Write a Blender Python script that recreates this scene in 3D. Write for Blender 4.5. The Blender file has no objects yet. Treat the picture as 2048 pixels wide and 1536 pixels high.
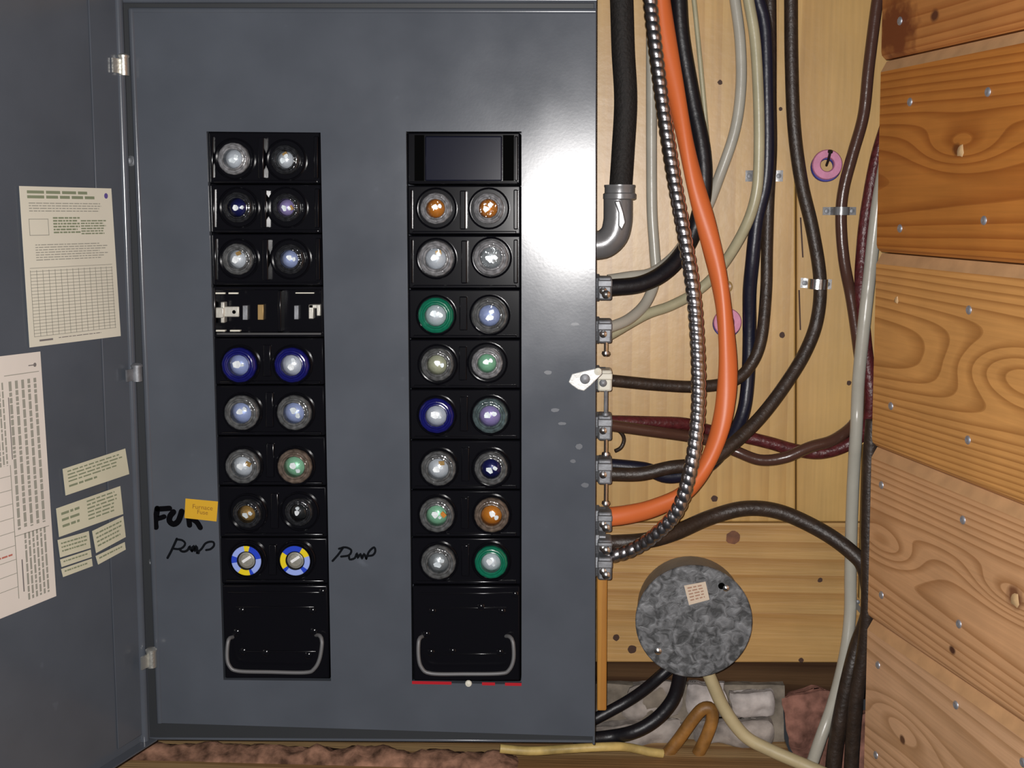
import bpy, bmesh, math, random
from mathutils import Vector, Matrix
random.seed(7)
SC = bpy.context.scene
COL = SC.collection

# ------------------------------------------------------------------ camera, world, flash, exposure
F = 2450.0
CAM = Vector((0.36555, -0.98851, 0.4328))
YAW, PIT, ROL = -0.06034, -0.13432, 0.00003
f_ = Vector((math.sin(YAW)*math.cos(PIT), math.cos(YAW)*math.cos(PIT), math.sin(PIT)))
r0 = Vector((math.cos(YAW), -math.sin(YAW), 0)); u0 = r0.cross(f_)
r_ = r0*math.cos(ROL)+u0*math.sin(ROL); u_ = -r0*math.sin(ROL)+u0*math.cos(ROL)
cd = bpy.data.cameras.new('camera'); cam = bpy.data.objects.new('camera', cd); COL.objects.link(cam)
cd.sensor_width = 36.0; cd.lens = F/2048*36.0; cd.clip_start = 0.01
M3 = Matrix((r_, u_, -f_)).transposed()
cam.matrix_world = Matrix.Translation(CAM) @ M3.to_4x4()
SC.camera = cam

w = bpy.data.worlds.new('world'); SC.world = w; w.use_nodes = True
w.node_tree.nodes['Background'].inputs[0].default_value = (0.75, 0.78, 0.85, 1)
w.node_tree.nodes['Background'].inputs[1].default_value = 0.035

ld = bpy.data.lights.new('phone_flash', 'POINT'); ld.energy = 36.0; ld.shadow_soft_size = 0.005; ld.color = (1.0, 0.97, 0.95)
lo = bpy.data.objects.new('phone_flash', ld); COL.objects.link(lo)
lo.location = CAM + r_*(-0.010) + u_*0.010

SC.view_settings.view_transform = 'Standard'; SC.view_settings.look = 'None'
SC.view_settings.gamma = 1.0; SC.view_settings.use_curve_mapping = False
SC.view_settings.exposure = 0.0

# ------------------------------------------------------------------ sight helpers
def ray(px, py): return f_ + r_*((px-1024)/F) - u_*((py-768)/F)
def U(px, py, Y):
    d = ray(px, py); return CAM + d*((Y-CAM.y)/d.y)
def UPl(px, py, p, n):
    d = ray(px, py); return CAM + d*((p-CAM).dot(n)/d.dot(n))
def mpp(p): return (p-CAM).dot(f_)/F          # metres per photo pixel at a point

# ------------------------------------------------------------------ mesh builder
class MB:
    def __init__(s): s.v = []; s.f = []; s.mi = []
    def add(s, vs, fs, mi=0):
        o = len(s.v); s.v += [Vector(a) for a in vs]
        for q in fs: s.f.append([i+o for i in q]); s.mi.append(mi)
    def hexa(s, b, t, mi=0):                     # two loops of n points
        n = len(b)
        s.add(list(b)+list(t), [list(range(n))[::-1], list(range(n, 2*n))] + [[i, (i+1) % n, n+(i+1) % n, n+i] for i in range(n)], mi)
    def box(s, c, h, X=Vector((1,0,0)), Yv=Vector((0,1,0)), Z=Vector((0,0,1)), mi=0):
        c = Vector(c)
        def P(a, b, d): return c + X*(a*h[0]) + Yv*(b*h[1]) + Z*(d*h[2])
        s.hexa([P(-1,-1,-1), P(1,-1,-1), P(1,-1,1), P(-1,-1,1)], [P(-1,1,-1), P(1,1,-1), P(1,1,1), P(-1,1,1)], mi)
    def lathe(s, c, ax, prof, n=28, mi=0, a0=0.0, rmod=None, caps=True):   # prof: (radius, distance along ax)
        c = Vector(c); ax = Vector(ax).normalized()
        t = ax.cross(Vector((0,0,1)));
        if t.length < 1e-4: t = Vector((1,0,0))
        t.normalize(); b = ax.cross(t)
        vs = []; fs = []
        for (r, d) in prof:
            for k in range(n):
                a = a0+2*math.pi*k/n; rr = r*(rmod(k) if rmod else 1)
                vs.append(c+ax*d+(t*math.cos(a)+b*math.sin(a))*rr)
        m = len(prof)
        for j in range(m-1):
            for k in range(n):
                fs.append([j*n+k, j*n+(k+1) % n, (j+1)*n+(k+1) % n, (j+1)*n+k])
        if caps and prof[0][0] > 0: fs.append(list(range(n))[::-1])
        if caps and prof[-1][0] > 0: fs.append([(m-1)*n+k for k in range(n)])
        s.add(vs, fs, mi)
    def tube(s, pts, rad, n=12, rfun=None, ell=None, mi=0, caps=True):
        m = len(pts); T = []
        for i in range(m):
            T.append((pts[min(i+1, m-1)]-pts[max(i-1, 0)]).normalized())
        N = T[0].cross(Vector((0,1,0)))
        if N.length < 1e-3: N = T[0].cross(Vector((1,0,0)))
        N.normalize(); vs = []; L = 0.0
        for i in range(m):
            if i:
                L += (pts[i]-pts[i-1]).length
                N = (N - T[i]*N.dot(T[i])).normalized()
            B = T[i].cross(N)
            r = rad[i] if isinstance(rad, list) else rad
            for k in range(n):
                a = 2*math.pi*k/n
                ca, sa = math.cos(a), math.sin(a)
                if ell:                                    # slowly twisting oval section
                    tw = ell[1]*L; e = ell[0]
                    q = 1/math.sqrt((math.cos(a-tw))**2+(math.sin(a-tw)/e)**2); rr = r*q
                else: rr = r
                if rfun: rr *= rfun(L, a)
                vs.append(pts[i]+(N*ca+B*sa)*rr)
        fs = [[j*n+k, j*n+(k+1) % n, (j+1)*n+(k+1) % n, (j+1)*n+k] for j in range(m-1) for k in range(n)]
        if caps: fs += [list(range(n))[::-1], [(m-1)*n+k for k in range(n)]]
        s.add(vs, fs, mi)
    def build(s, name, mats, parent=None, smooth=40, bevel=0.0, seg=2, matrix=None, origin=None):
        me = bpy.data.meshes.new(name)
        if matrix is None:
            if origin is None:
                lo_ = [min(v[i] for v in s.v) for i in range(3)]; hi = [max(v[i] for v in s.v) for i in range(3)]
                origin = Vector(((lo_[0]+hi[0])/2, (lo_[1]+hi[1])/2, (lo_[2]+hi[2])/2))
            W = Matrix.Translation(origin); vv = [v-origin for v in s.v]
        else: W = matrix; vv = s.v
        me.from_pydata([tuple(v) for v in vv], [], s.f)
        if not isinstance(mats, (list, tuple)): mats = [mats]
        for m in mats: me.materials.append(m)
        if len(mats) > 1:
            for p, i in zip(me.polygons, s.mi): p.material_index = i
        bm = bmesh.new(); bm.from_mesh(me); bmesh.ops.recalc_face_normals(bm, faces=bm.faces); bm.to_mesh(me); bm.free()
        if smooth:
            for p in me.polygons: p.use_smooth = True
            me.set_sharp_from_angle(angle=math.radians(smooth))
        o = bpy.data.objects.new(name, me); COL.objects.link(o)
        link(o, W, parent)
        if bevel:
            b = o.modifiers.new('bevel', 'BEVEL'); b.width = bevel; b.segments = seg; b.limit_method = 'ANGLE'; b.angle_limit = math.radians(35)
        return o
WORLD = {}
def link(o, W, parent=None):
    WORLD[o.name] = W
    if parent:
        o.parent = parent; o.matrix_local = WORLD[parent.name].inverted() @ W
    else: o.matrix_world = W
def thing(name, label, cat, loc, group=None, kind=None):
    o = bpy.data.objects.new(name, None); o.empty_display_size = 0.02; COL.objects.link(o)
    link(o, Matrix.Translation(Vector(loc))); return tag(o, label, cat, group, kind)
def tag(o, label=None, cat=None, group=None, kind=None):
    if label: o['label'] = label
    if cat: o['category'] = cat
    if group: o['group'] = group
    if kind: o['kind'] = kind
    return o
def spline(cp, step=0.004):
    P = [Vector(c) for c in cp]; P = [P[0]*2-P[1]]+P+[P[-1]*2-P[-2]]; out = []
    for i in range(1, len(P)-2):
        p0, p1, p2, p3 = P[i-1:i+3]; n = max(2, int((p2-p1).length/step))
        for k in range(n):
            t = k/n
            out.append(0.5*((2*p1)+(p2-p0)*t+(2*p0-5*p1+4*p2-p3)*t*t+(3*p1-p0-3*p2+p3)*t**3))
    out.append(P[-2]); return out

# ------------------------------------------------------------------ materials
MATS = {}
def newmat(name):
    m = bpy.data.materials.new(name); m.use_nodes = True
    nt = m.node_tree; b = nt.nodes['Principled BSDF']; return m, nt, b
def nd(nt, typ, **kw):
    n = nt.nodes.new(typ)
    for k, v in kw.items():
        if k in n.inputs: 
            n.inputs[k].default_value = v
        else: setattr(n, k, v)
    return n
def rgba(c): return (c[0], c[1], c[2], 1)
def srgb(r, g, b):
    q = lambda x: ((x/255+0.055)/1.055)**2.4 if x > 10 else x/255/12.92
    return (q(r), q(g), q(b))
def plain(name, col, rough=0.5, metal=0.0, bump=0.0, bscale=200, var=0.0, vscale=40, coat=0.0, spec=0.5, stretch=None):
    m, nt, b = newmat(name)
    b.inputs['Base Color'].default_value = rgba(col); b.inputs['Roughness'].default_value = rough
    b.inputs['Metallic'].default_value = metal; b.inputs['Coat Weight'].default_value = coat; b.inputs['Specular IOR Level'].default_value = spec
    tc = nd(nt, 'ShaderNodeTexCoord')
    src = tc.outputs['Object']
    if stretch:
        mp = nd(nt, 'ShaderNodeMapping'); mp.inputs['Scale'].default_value = stretch
        nt.links.new(src, mp.inputs[0]); src = mp.outputs[0]
    if var:
        n = nd(nt, 'ShaderNodeTexNoise', Scale=vscale, Detail=4.0); nt.links.new(src, n.inputs['Vector'])
        r = nd(nt, 'ShaderNodeValToRGB'); r.color_ramp.elements[0].position = 0.3; r.color_ramp.elements[1].position = 0.72
        r.color_ramp.elements[0].color = rgba([c*(1-var) for c in col]); r.color_ramp.elements[1].color = rgba([min(1, c*(1+var)) for c in col])
        nt.links.new(n.outputs['Fac'], r.inputs[0]); nt.links.new(r.outputs[0], b.inputs['Base Color'])
    if bump:
        n = nd(nt, 'ShaderNodeTexNoise', Scale=bscale, Detail=3.0); nt.links.new(src, n.inputs['Vector'])
        bp = nd(nt, 'ShaderNodeBump', Strength=bump, Distance=0.001); nt.links.new(n.outputs['Fac'], bp.inputs['Height']); nt.links.new(bp.outputs[0], b.inputs['Normal'])
    MATS[name] = m; return m
def wood(name, light, dark, loc=(0,0.05,0), rot=(0,0.02,0.01), scale=(0.12,1,1), ring=60, dist=3.0, rough=0.4, knots=(), coat=0.0, bump=0.15, contrast=(0.35,0.8), blotch=0.15, spec=0.5, stains=(), lumpy=False):
    """solid wood: growth rings around a log axis along object X, knots bend the rings"""
    m, nt, b = newmat(name); L = nt.links.new
    tc = nd(nt, 'ShaderNodeTexCoord')
    vec = tc.outputs['Object']
    for (kx, ky, kz, s, A) in knots:
        sb = nd(nt, 'ShaderNodeVectorMath', operation='SUBTRACT'); L(vec, sb.inputs[0]); sb.inputs[1].default_value = (kx, ky, kz)
        ml = nd(nt, 'ShaderNodeVectorMath', operation='MULTIPLY'); L(sb.outputs[0], ml.inputs[0]); ml.inputs[1].default_value = (0.28/s, 0.3/s, 1/s)
        ln = nd(nt, 'ShaderNodeVectorMath', operation='LENGTH'); L(ml.outputs[0], ln.inputs[0])
        sq = nd(nt, 'ShaderNodeMath', operation='MULTIPLY'); L(ln.outputs['Value'], sq.inputs[0]); L(ln.outputs['Value'], sq.inputs[1])
        ng = nd(nt, 'ShaderNodeMath', operation='MULTIPLY'); L(sq.outputs[0], ng.inputs[0]); ng.inputs[1].default_value = -1
        ex = nd(nt, 'ShaderNodeMath', operation='EXPONENT'); L(ng.outputs[0], ex.inputs[0])
        am = nd(nt, 'ShaderNodeMath', operation='MULTIPLY'); L(ex.outputs[0], am.inputs[0]); am.inputs[1].default_value = A
        cb = nd(nt, 'ShaderNodeCombineXYZ'); L(am.outputs[0], cb.inputs[1])
        ad = nd(nt, 'ShaderNodeVectorMath', operation='ADD'); L(vec, ad.inputs[0]); L(cb.outputs[0], ad.inputs[1]); vec = ad.outputs[0]
    mp = nd(nt, 'ShaderNodeMapping'); mp.inputs['Location'].default_value = loc; mp.inputs['Rotation'].default_value = rot; mp.inputs['Scale'].default_value = scale
    L(vec, mp.inputs[0])
    wv = nd(nt, 'ShaderNodeTexWave', wave_type='RINGS', rings_direction='X', wave_profile='SAW')
    wv.inputs['Scale'].default_value = ring; wv.inputs['Distortion'].default_value = dist; wv.inputs['Detail'].default_value = 2.0; wv.inputs['Detail Scale'].default_value = 0.35
    L(mp.outputs[0], wv.inputs['Vector'])
    rp = nd(nt, 'ShaderNodeValToRGB'); e = rp.color_ramp.elements
    e[0].position = contrast[0]; e[0].color = rgba(light); e[1].position = contrast[1]; e[1].color = rgba(dark)
    e2 = e.new(1.0); e2.color = rgba([ (a+c)/2 for a, c in zip(light, dark)])
    L(wv.outputs['Fac'], rp.inputs[0])
    # fine fibres along X and broad blotches
    m2 = nd(nt, 'ShaderNodeMapping'); m2.inputs['Scale'].default_value = (6, 160, 160); L(tc.outputs['Object'], m2.inputs[0])
    n1 = nd(nt, 'ShaderNodeTexNoise', Scale=2.0, Detail=3.0); L(m2.outputs[0], n1.inputs['Vector'])
    n2 = nd(nt, 'ShaderNodeTexNoise', Scale=18.0, Detail=3.0); L(tc.outputs['Object'], n2.inputs['Vector'])
    ms = nd(nt, 'ShaderNodeMath', operation='ADD'); L(n1.outputs['Fac'], ms.inputs[0]); L(n2.outputs['Fac'], ms.inputs[1])
    mr = nd(nt, 'ShaderNodeMapRange'); mr.inputs[1].default_value = 0.6; mr.inputs[2].default_value = 1.4; mr.inputs[3].default_value = 1-blotch; mr.inputs[4].default_value = 1+blotch
    L(ms.outputs[0], mr.inputs[0])
    mx = nd(nt, 'ShaderNodeVectorMath', operation='MULTIPLY'); L(rp.outputs[0], mx.inputs[0]); L(mr.outputs[0], mx.inputs[1])
    out = mx.outputs[0]
    for (kx, ky, kz, s, colr) in stains:               # dark knots of the wood itself
        sb = nd(nt, 'ShaderNodeVectorMath', operation='SUBTRACT'); L(tc.outputs['Object'], sb.inputs[0]); sb.inputs[1].default_value = (kx, ky, kz)
        nz = nd(nt, 'ShaderNodeTexNoise', Scale=90.0, Detail=2.0); L(tc.outputs['Object'], nz.inputs['Vector'])
        ml = nd(nt, 'ShaderNodeVectorMath', operation='MULTIPLY'); L(sb.outputs[0], ml.inputs[0]); ml.inputs[1].default_value = (0.8/s, 0.2/s, 1/s)
        ln = nd(nt, 'ShaderNodeVectorMath', operation='LENGTH'); L(ml.outputs[0], ln.inputs[0])
        aa = nd(nt, 'ShaderNodeMath', operation='ADD'); L(ln.outputs['Value'], aa.inputs[0]); L(nz.outputs['Fac'], aa.inputs[1])
        r2 = nd(nt, 'ShaderNodeMapRange'); r2.inputs[1].default_value = 1.0; r2.inputs[2].default_value = 1.5; r2.inputs[3].default_value = 1; r2.inputs[4].default_value = 0; L(aa.outputs[0], r2.inputs[0])
        mm = nd(nt, 'ShaderNodeMix', data_type='RGBA'); L(r2.outputs[0], mm.inputs[0]); L(out, mm.inputs[6]); mm.inputs[7].default_value = rgba(colr); out = mm.outputs[2]
    L(out, b.inputs['Base Color'])
    b.inputs['Roughness'].default_value = rough; b.inputs['Coat Weight'].default_value = coat; b.inputs['Specular IOR Level'].default_value = spec
    b.inputs['Coat Roughness'].default_value = 0.36
    bp = nd(nt, 'ShaderNodeBump', Strength=bump, Distance=0.002)
    if lumpy:
        n5 = nd(nt, 'ShaderNodeTexNoise', Scale=75.0, Detail=4.0); L(tc.outputs['Object'], n5.inputs['Vector']); L(n5.outputs['Fac'], bp.inputs['Height'])
        L(bp.outputs[0], b.inputs['Coat Normal'])
    else: L(ms.outputs[0], bp.inputs['Height']); L(bp.outputs[0], b.inputs['Normal'])
    MATS[name] = m; return m
def thin_glass(name, tint=(1,1,1), rough=0.04, body=0.0, bodycol=(0.5,0.5,0.5)):
    m, nt, b = newmat(name); L = nt.links.new
    tr = nd(nt, 'ShaderNodeBsdfTransparent'); tr.inputs[0].default_value = rgba(tint)
    gl = nd(nt, 'ShaderNodeBsdfGlossy'); gl.inputs['Roughness'].default_value = rough
    fr = nd(nt, 'ShaderNodeFresnel', IOR=1.5)
    tcn = nd(nt, 'ShaderNodeTexCoord'); nz = nd(nt, 'ShaderNodeTexNoise', Scale=260.0); L(tcn.outputs['Object'], nz.inputs['Vector'])
    bp = nd(nt, 'ShaderNodeBump', Strength=0.5, Distance=0.001); L(nz.outputs['Fac'], bp.inputs['Height']); L(bp.outputs[0], gl.inputs['Normal'])
    mx = nd(nt, 'ShaderNodeMixShader'); L(fr.outputs[0], mx.inputs[0]); L(tr.outputs[0], mx.inputs[1]); L(gl.outputs[0], mx.inputs[2])
    L(mx.outputs[0], nt.nodes['Material Output'].inputs[0]); MATS[name] = m; return m

# painted sheet steel: gloss with faint orange peel and pale scuffs
def paint(name, col, rough):
    m, nt, b = newmat(name); L = nt.links.new
    tc = nd(nt, 'ShaderNodeTexCoord')
    n1 = nd(nt, 'ShaderNodeTexNoise', Scale=14.0, Detail=5.0); L(tc.outputs['Object'], n1.inputs['Vector'])
    r = nd(nt, 'ShaderNodeValToRGB'); r.color_ramp.elements[0].position = 0.3; r.color_ramp.elements[1].position = 0.75
    r.color_ramp.elements[0].color = rgba([c*0.9 for c in col]); r.color_ramp.elements[1].color = rgba([c*1.1 for c in col]); L(n1.outputs['Fac'], r.inputs[0])
    n2 = nd(nt, 'ShaderNodeTexNoise', Scale=55.0, Detail=2.0); L(tc.outputs['Object'], n2.inputs['Vector'])
    mr = nd(nt, 'ShaderNodeMapRange'); mr.inputs[1].default_value = 0.74; mr.inputs[2].default_value = 0.84; L(n2.outputs['Fac'], mr.inputs[0])
    mm = nd(nt, 'ShaderNodeMix', data_type='RGBA'); L(mr.outputs[0], mm.inputs[0]); L(r.outputs[0], mm.inputs[6]); mm.inputs[7].default_value = rgba([c*1.35 for c in col])
    L(mm.outputs[2], b.inputs['Base Color'])
    mr2 = nd(nt, 'ShaderNodeMapRange'); mr2.inputs[1].default_value = 0.3; mr2.inputs[2].default_value = 0.7; mr2.inputs[3].default_value = rough*0.85; mr2.inputs[4].default_value = rough*1.2; L(n1.outputs['Fac'], mr2.inputs[0]); L(mr2.outputs[0], b.inputs['Roughness'])
    n3 = nd(nt, 'ShaderNodeTexNoise', Scale=420.0, Detail=2.0); L(tc.outputs['Object'], n3.inputs['Vector'])
    bp = nd(nt, 'ShaderNodeBump', Strength=0.012, Distance=0.001); L(n3.outputs['Fac'], bp.inputs['Height']); L(bp.outputs[0], b.inputs['Normal'])
    MATS[name] = m; return m

steel_paint = paint('grey_enamel', (0.086, 0.097, 0.117), 0.20)
bakelite = plain('black_bakelite', (0.005, 0.005, 0.007), 0.17, spec=0.22)
bakelite_gloss = plain('black_bakelite_gloss', (0.005, 0.005, 0.007), 0.14, spec=0.4)
void = plain('black_slot', (0.002, 0.002, 0.002), 0.9, spec=0.02)
chrome = plain('bright_zinc', (0.72, 0.72, 0.72), 0.25, 1.0, bump=0.1, bscale=400)
zinc = plain('dull_zinc', (0.27, 0.28, 0.30), 0.58, 0.7, bump=0.25, bscale=300, var=0.25, vscale=120)
castgrey = plain('cast_grey', (0.20, 0.20, 0.205), 0.33, 0.35, bump=0.12, bscale=260, var=0.15)
whitepl = plain('white_plastic', (0.72, 0.70, 0.60), 0.4)
paper_a = plain('cream_paper', (0.74, 0.70, 0.58), 0.8, var=0.06, vscale=12)
paper_b = plain('white_paper', (0.76, 0.69, 0.62), 0.8, var=0.06, vscale=12)
paper_c = plain('greenish_label', (0.66, 0.63, 0.47), 0.7, var=0.06, vscale=20)
ink_green = plain('faded_green_ink', (0.24, 0.27, 0.17), 0.8)
ink_soft = plain('pale_grey_ink', (0.33, 0.32, 0.27), 0.8)
ink_grey = plain('grey_ink', (0.20, 0.18, 0.17), 0.8)
ink_red = plain('red_ink', (0.5, 0.16, 0.12), 0.8)
ink_blue = plain('violet_ink', (0.12, 0.08, 0.3), 0.8)
marker = plain('black_marker', (0.002, 0.002, 0.003), 0.8, spec=0.05)
pen = plain('dark_pen', (0.005, 0.006, 0.008), 0.8, spec=0.05)
yellow = plain('yellow_sticker', (0.64, 0.36, 0.01), 0.6)
red_edge = plain('red_paint', (0.45, 0.01, 0.02), 0.4)

c_black = plain('black_cloth_sheath', (0.010, 0.008, 0.007), 0.75, bump=0.9, bscale=420, var=0.5, vscale=300)
c_black2 = plain('black_rubber_sheath', (0.006, 0.006, 0.009), 0.42, bump=0.4, bscale=160)
c_navy = plain('navy_black_sheath', (0.008, 0.009, 0.022), 0.38, bump=0.3, bscale=160)
c_brown = plain('brown_cloth_sheath', (0.032, 0.020, 0.014), 0.45, bump=0.5, bscale=320, var=0.3, vscale=120)
c_choc = plain('chocolate_sheath', (0.075, 0.034, 0.024), 0.28, bump=0.3, bscale=160)
c_red = plain('oxblood_sheath', (0.085, 0.014, 0.016), 0.4, bump=0.8, bscale=300, var=0.35, vscale=200)
c_white = plain('grey_white_sheath', (0.42, 0.40, 0.34), 0.3, bump=0.15, bscale=120, var=0.08)
c_ivory = plain('ivory_sheath', (0.40, 0.37, 0.24), 0.35, bump=0.2, bscale=120, var=0.12)
c_cream = plain('cream_sheath', (0.48, 0.40, 0.23), 0.5, bump=0.2, bscale=150, var=0.12)
c_orange = plain('orange_sheath', (0.68, 0.155, 0.040), 0.42, bump=0.1, bscale=90)
c_armor = plain('steel_armour', (0.55, 0.53, 0.55), 0.28, 1.0, var=0.2, vscale=200)
c_amber = plain('amber_brown_sheath', (0.28, 0.13, 0.03), 0.5, bump=0.5, bscale=120, var=0.5, vscale=60)

# ------------------------------------------------------------------ the setting
YW = 0.100
def quadprism(px4, Y0, Y1):
    m = MB(); m.hexa([U(a, b, Y0) for a, b in px4], [Vector((U(a, b, Y0).x, Y1, U(a, b, Y0).z)) for a, b in px4]); return m
def zrot_matrix(c, grain_z=False):
    R = Matrix(((0,0,1),(0,1,0),(-1,0,0))).transposed() if grain_z else Matrix.Identity(3)
    return Matrix.Translation(c) @ R.to_4x4()
def board(px4, Y0, Y1, name, mat, parent, grain_z, bevel=0.0015):
    pts = [U(a, b, Y0) for a, b in px4]
    c = sum(pts, Vector())/4; W = zrot_matrix(c, grain_z); I = W.inverted()
    m = MB(); m.hexa([I @ p for p in pts], [I @ Vector((p.x, Y1, p.z)) for p in pts])
    return m.build(name, mat, parent, bevel=bevel, matrix=W, smooth=0)

pineL, pineD = (0.50, 0.305, 0.098), (0.43, 0.245, 0.070)
pine1 = wood('yellow_pine', pineL, pineD, loc=(0, 0.13, 0.05), ring=22, dist=6, rough=0.40, coat=0.3, bump=0.35, lumpy=True, blotch=0.14, rot=(0,0.03,0.04), contrast=(0.2,0.95))
pine2 = wood('yellow_pine_narrow', pineL, pineD, loc=(0, 0.16, -0.02), ring=24, dist=5, rough=0.40, coat=0.3, bump=0.35, lumpy=True, blotch=0.14, rot=(0,-0.03,0.03), contrast=(0.2,0.95))
pine3 = wood('yellow_pine_low', (0.46, 0.275, 0.10), (0.36, 0.19, 0.058), loc=(0, 0.06, 0.05), ring=26, dist=3, rough=0.4, bump=0.25, blotch=0.16, rot=(0,0.02,0.03), contrast=(0.3,0.95))
wb = thing('wall_back', None, None, U(1500, 1325, YW), kind='structure')
wb1 = board([(-250,-150),(1591,-150),(1591,1044),(-250,1044)], YW, YW+0.02, 'board', pine1, wb, True)
wb2 = board([(1593.5,-150),(1900,-150),(1900,1044),(1593.5,1044)], YW, YW+0.02, 'board', pine2, wb, True)
wb3 = board([(-250,1046),(1900,1046),(1900,1326),(-250,1322)], YW-0.001, YW+0.02, 'board', pine3, wb, False)
# nail holes and knots in the back boards
def mark(px, py, r, name, mat, parent, Y=YW, n=14, sx=1.0):
    m = MB(); c = U(px, py, Y); k = mpp(c)*r
    vs = [c+Vector((math.cos(2*math.pi*i/n)*k*sx*random.uniform(.85,1.1), -0.0004, math.sin(2*math.pi*i/n)*k*random.uniform(.85,1.1))) for i in range(n)]
    m.add(vs, [list(range(n))]); return m.build(name, mat, parent, smooth=0)
knotm = plain('pine_knot', (0.15, 0.055, 0.022), 0.5, var=0.4, vscale=120)
holem = plain('nail_hole_dark', (0.05, 0.02, 0.01), 0.7)
for (a, b, r, mt, pr) in [(1466,1075,15,knotm,wb3),(1429,997,7,holem,wb1),(1698,766,5,holem,wb2),(1440,165,5,holem,wb1),(1232,1275,7,holem,wb3),(1264,1298,9,holem,wb3),(1640,1160,5,holem,wb3),(1602,1320,5,holem,wb3),(1564,670,6,holem,wb1),(1561,218,4,holem,wb1)]:
    mark(a, b, r, 'knot' if r > 8 else 'nail_hole', mt, pr, Y=(YW-0.001 if b > 1046 else YW))
for (a, b, r) in []: pass
# grain cracks
for (x0, y0, x1, y1) in [(1601,435,1605,515),(1598,580,1600,660)]:
    m = MB(); A = U(x0, y0, YW); B = U(x1, y1, YW); m.add([A+Vector((-.0007,-.0004,0)), A+Vector((.0007,-.0004,0)), B+Vector((.0009,-.0004,0)), B+Vector((-.0004,-.0004,0))], [[0,1,2,3]]); m.build('crack', holem, wb2, smooth=0)

# right wall of planks, flaring towards the room
VPW = (516.0, 400.0); dW = ray(*VPW).normalized()
wp0 = U(1765, 0, 0.03); wp1 = U(1728, 1536, 0.03)
nW = dW.cross((wp1-wp0).normalized()).normalized()
if nW.dot(CAM-wp0) < 0: nW = -nW
zW = (wp0-wp1); zW = (zW - dW*zW.dot(dW)).normalized()
def WR(px, py, off=0.0): return UPl(px, py, wp0+nW*off, nW)
def xl(py): return 1765-37*py/1536
def nextx(xx, yy): return yy+(yy-VPW[1])*(xx-xl(yy))/(xl(yy)-VPW[0])
wr = thing('wall_right', None, None, WR(1730, 1536), kind='structure')
seams = [-300, 121, 505, 893, 1238, 1590]
pk = [((.52,.21,.06),(.36,.12,.03)), ((.50,.185,.036),(.34,.105,.018)), ((.66,.32,.098),(.42,.18,.048)), ((.68,.37,.18),(.44,.21,.085)), ((.72,.42,.23),(.50,.27,.13))]
PLANKS = []
bare = plain('bare_cedar_edge', (0.57, 0.32, 0.15), 0.7, var=0.12, vscale=60)
for i in range(5):
    A = WR(xl(seams[i]), seams[i]); B = WR(xl(seams[i+1]), seams[i+1])
    xw = (-dW)
    zz = (A-B); zz = (zz-xw*zz.dot(xw)).normalized()
    R = Matrix((xw, -nW, zz)).transposed().to_4x4()
    c = (A+B)/2+xw*0.20; W = Matrix.Translation(c) @ R; I = W.inverted()
    h = ((I @ A).z-(I @ B).z)/2; g = 0.0006; x0 = (I @ A).x; x0b = (I @ B).x; x1 = 0.32
    # section across the plank: wide chamfer above, small round below; y is into the wall
    sec = [(-h+g, 0.004), (-h+g+0.003, 0.0008), (-h+g+0.006, 0), (h-g-0.0085, 0), (h-g, 0.0050), (h-g, 0.020), (-h+g, 0.020)]
    def xe(z): t = (z+h)/(2*h); return x0b+(x0-x0b)*t
    m = MB(); m.hexa([Vector((xe(z), y, z)) for z, y in sec], [Vector((x1, y, z)) for z, y in sec])
    m.mi[5] = 1
    kn = {0: [], 1: [(I @ WR(1921,290), 0.016, 0.012)], 2: [(I @ WR(2050,760), 0.024, 0.020)], 3: [(I @ WR(2030,1195), 0.014, 0.016), (I @ WR(1765,1085), 0.016, 0.014)], 4: [(I @ WR(1800,1450), 0.016, 0.012)]}[i]
    kl = [(k[0].x, 0.0, k[0].z, k[1], k[2]) for k in kn]
    st = {0: [((I @ WR(1790,60)).x, 0, (I @ WR(1790,60)).z, 0.030, (0.20,0.055,0.018)), ((I @ WR(1870,30)).x, 0, (I @ WR(1870,30)).z, 0.006, (0.12,0.04,0.02))],
          1: [((I @ WR(1915,300)).x, 0, (I @ WR(1915,300)).z, 0.006, (0.16,0.05,0.012))], 2: [],
          3: [((I @ WR(1905,1300)).x, 0, (I @ WR(1905,1300)).z, 0.004, (0.09,0.035,0.02)), ((I @ WR(2030,1195)).x, 0, (I @ WR(2030,1195)).z, 0.009, (0.22,0.09,0.04))],
          4: [((I @ WR(1805,1480)).x, 0, (I @ WR(1805,1480)).z, 0.004, (0.14,0.06,0.03))]}[i]
    mt = wood('cedar_plank', pk[i][0], pk[i][1], loc=(0, [0.05,0.075,0.06,0.055,0.07][i], [0.03,0.02,-0.01,0.015,-0.03][i]), rot=(0, [0.02,-0.03,0.06,-0.05,0.03][i], [0.05,0.10,0.12,-0.13,0.1][i]), scale=(0.16,1,1), ring=[70,74,84,80,66][i], dist=1.5, rough=0.42, knots=kl, bump=0.12, blotch=0.16, contrast=(0.50,0.94), spec=0.35, stains=st)
    o = m.build('plank', [mt, bare], wr, matrix=W, smooth=0); PLANKS.append(o)
nailm = plain('nail_head', (0.62, 0.65, 0.72), 0.45, 0.85)
NAILS = [(0,1800,42),(1,1820,204),(1,1976,184),(1,1800,457),(1,1968,441),(2,1938,620),(2,1782,812),(2,1936,880),(3,1763,970),(3,1926,1040),(3,1763,1190),(3,1918,1248),(4,1756,1330),(4,1912,1410),(4,1752,1510),(4,2046,1525)]
for (i, a, b) in NAILS:
    c = WR(a, b, 0.0002); m = MB(); m.lathe(c, nW, [(0.0034, 0), (0.0032, 0.0006), (0.0022, 0.0012), (0.0010, 0.0010), (0.0, 0.0007)], n=12); m.build('nail', nailm, PLANKS[i])
fillm = plain('pale_filler', (0.62, 0.40, 0.2), 0.6)
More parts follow.
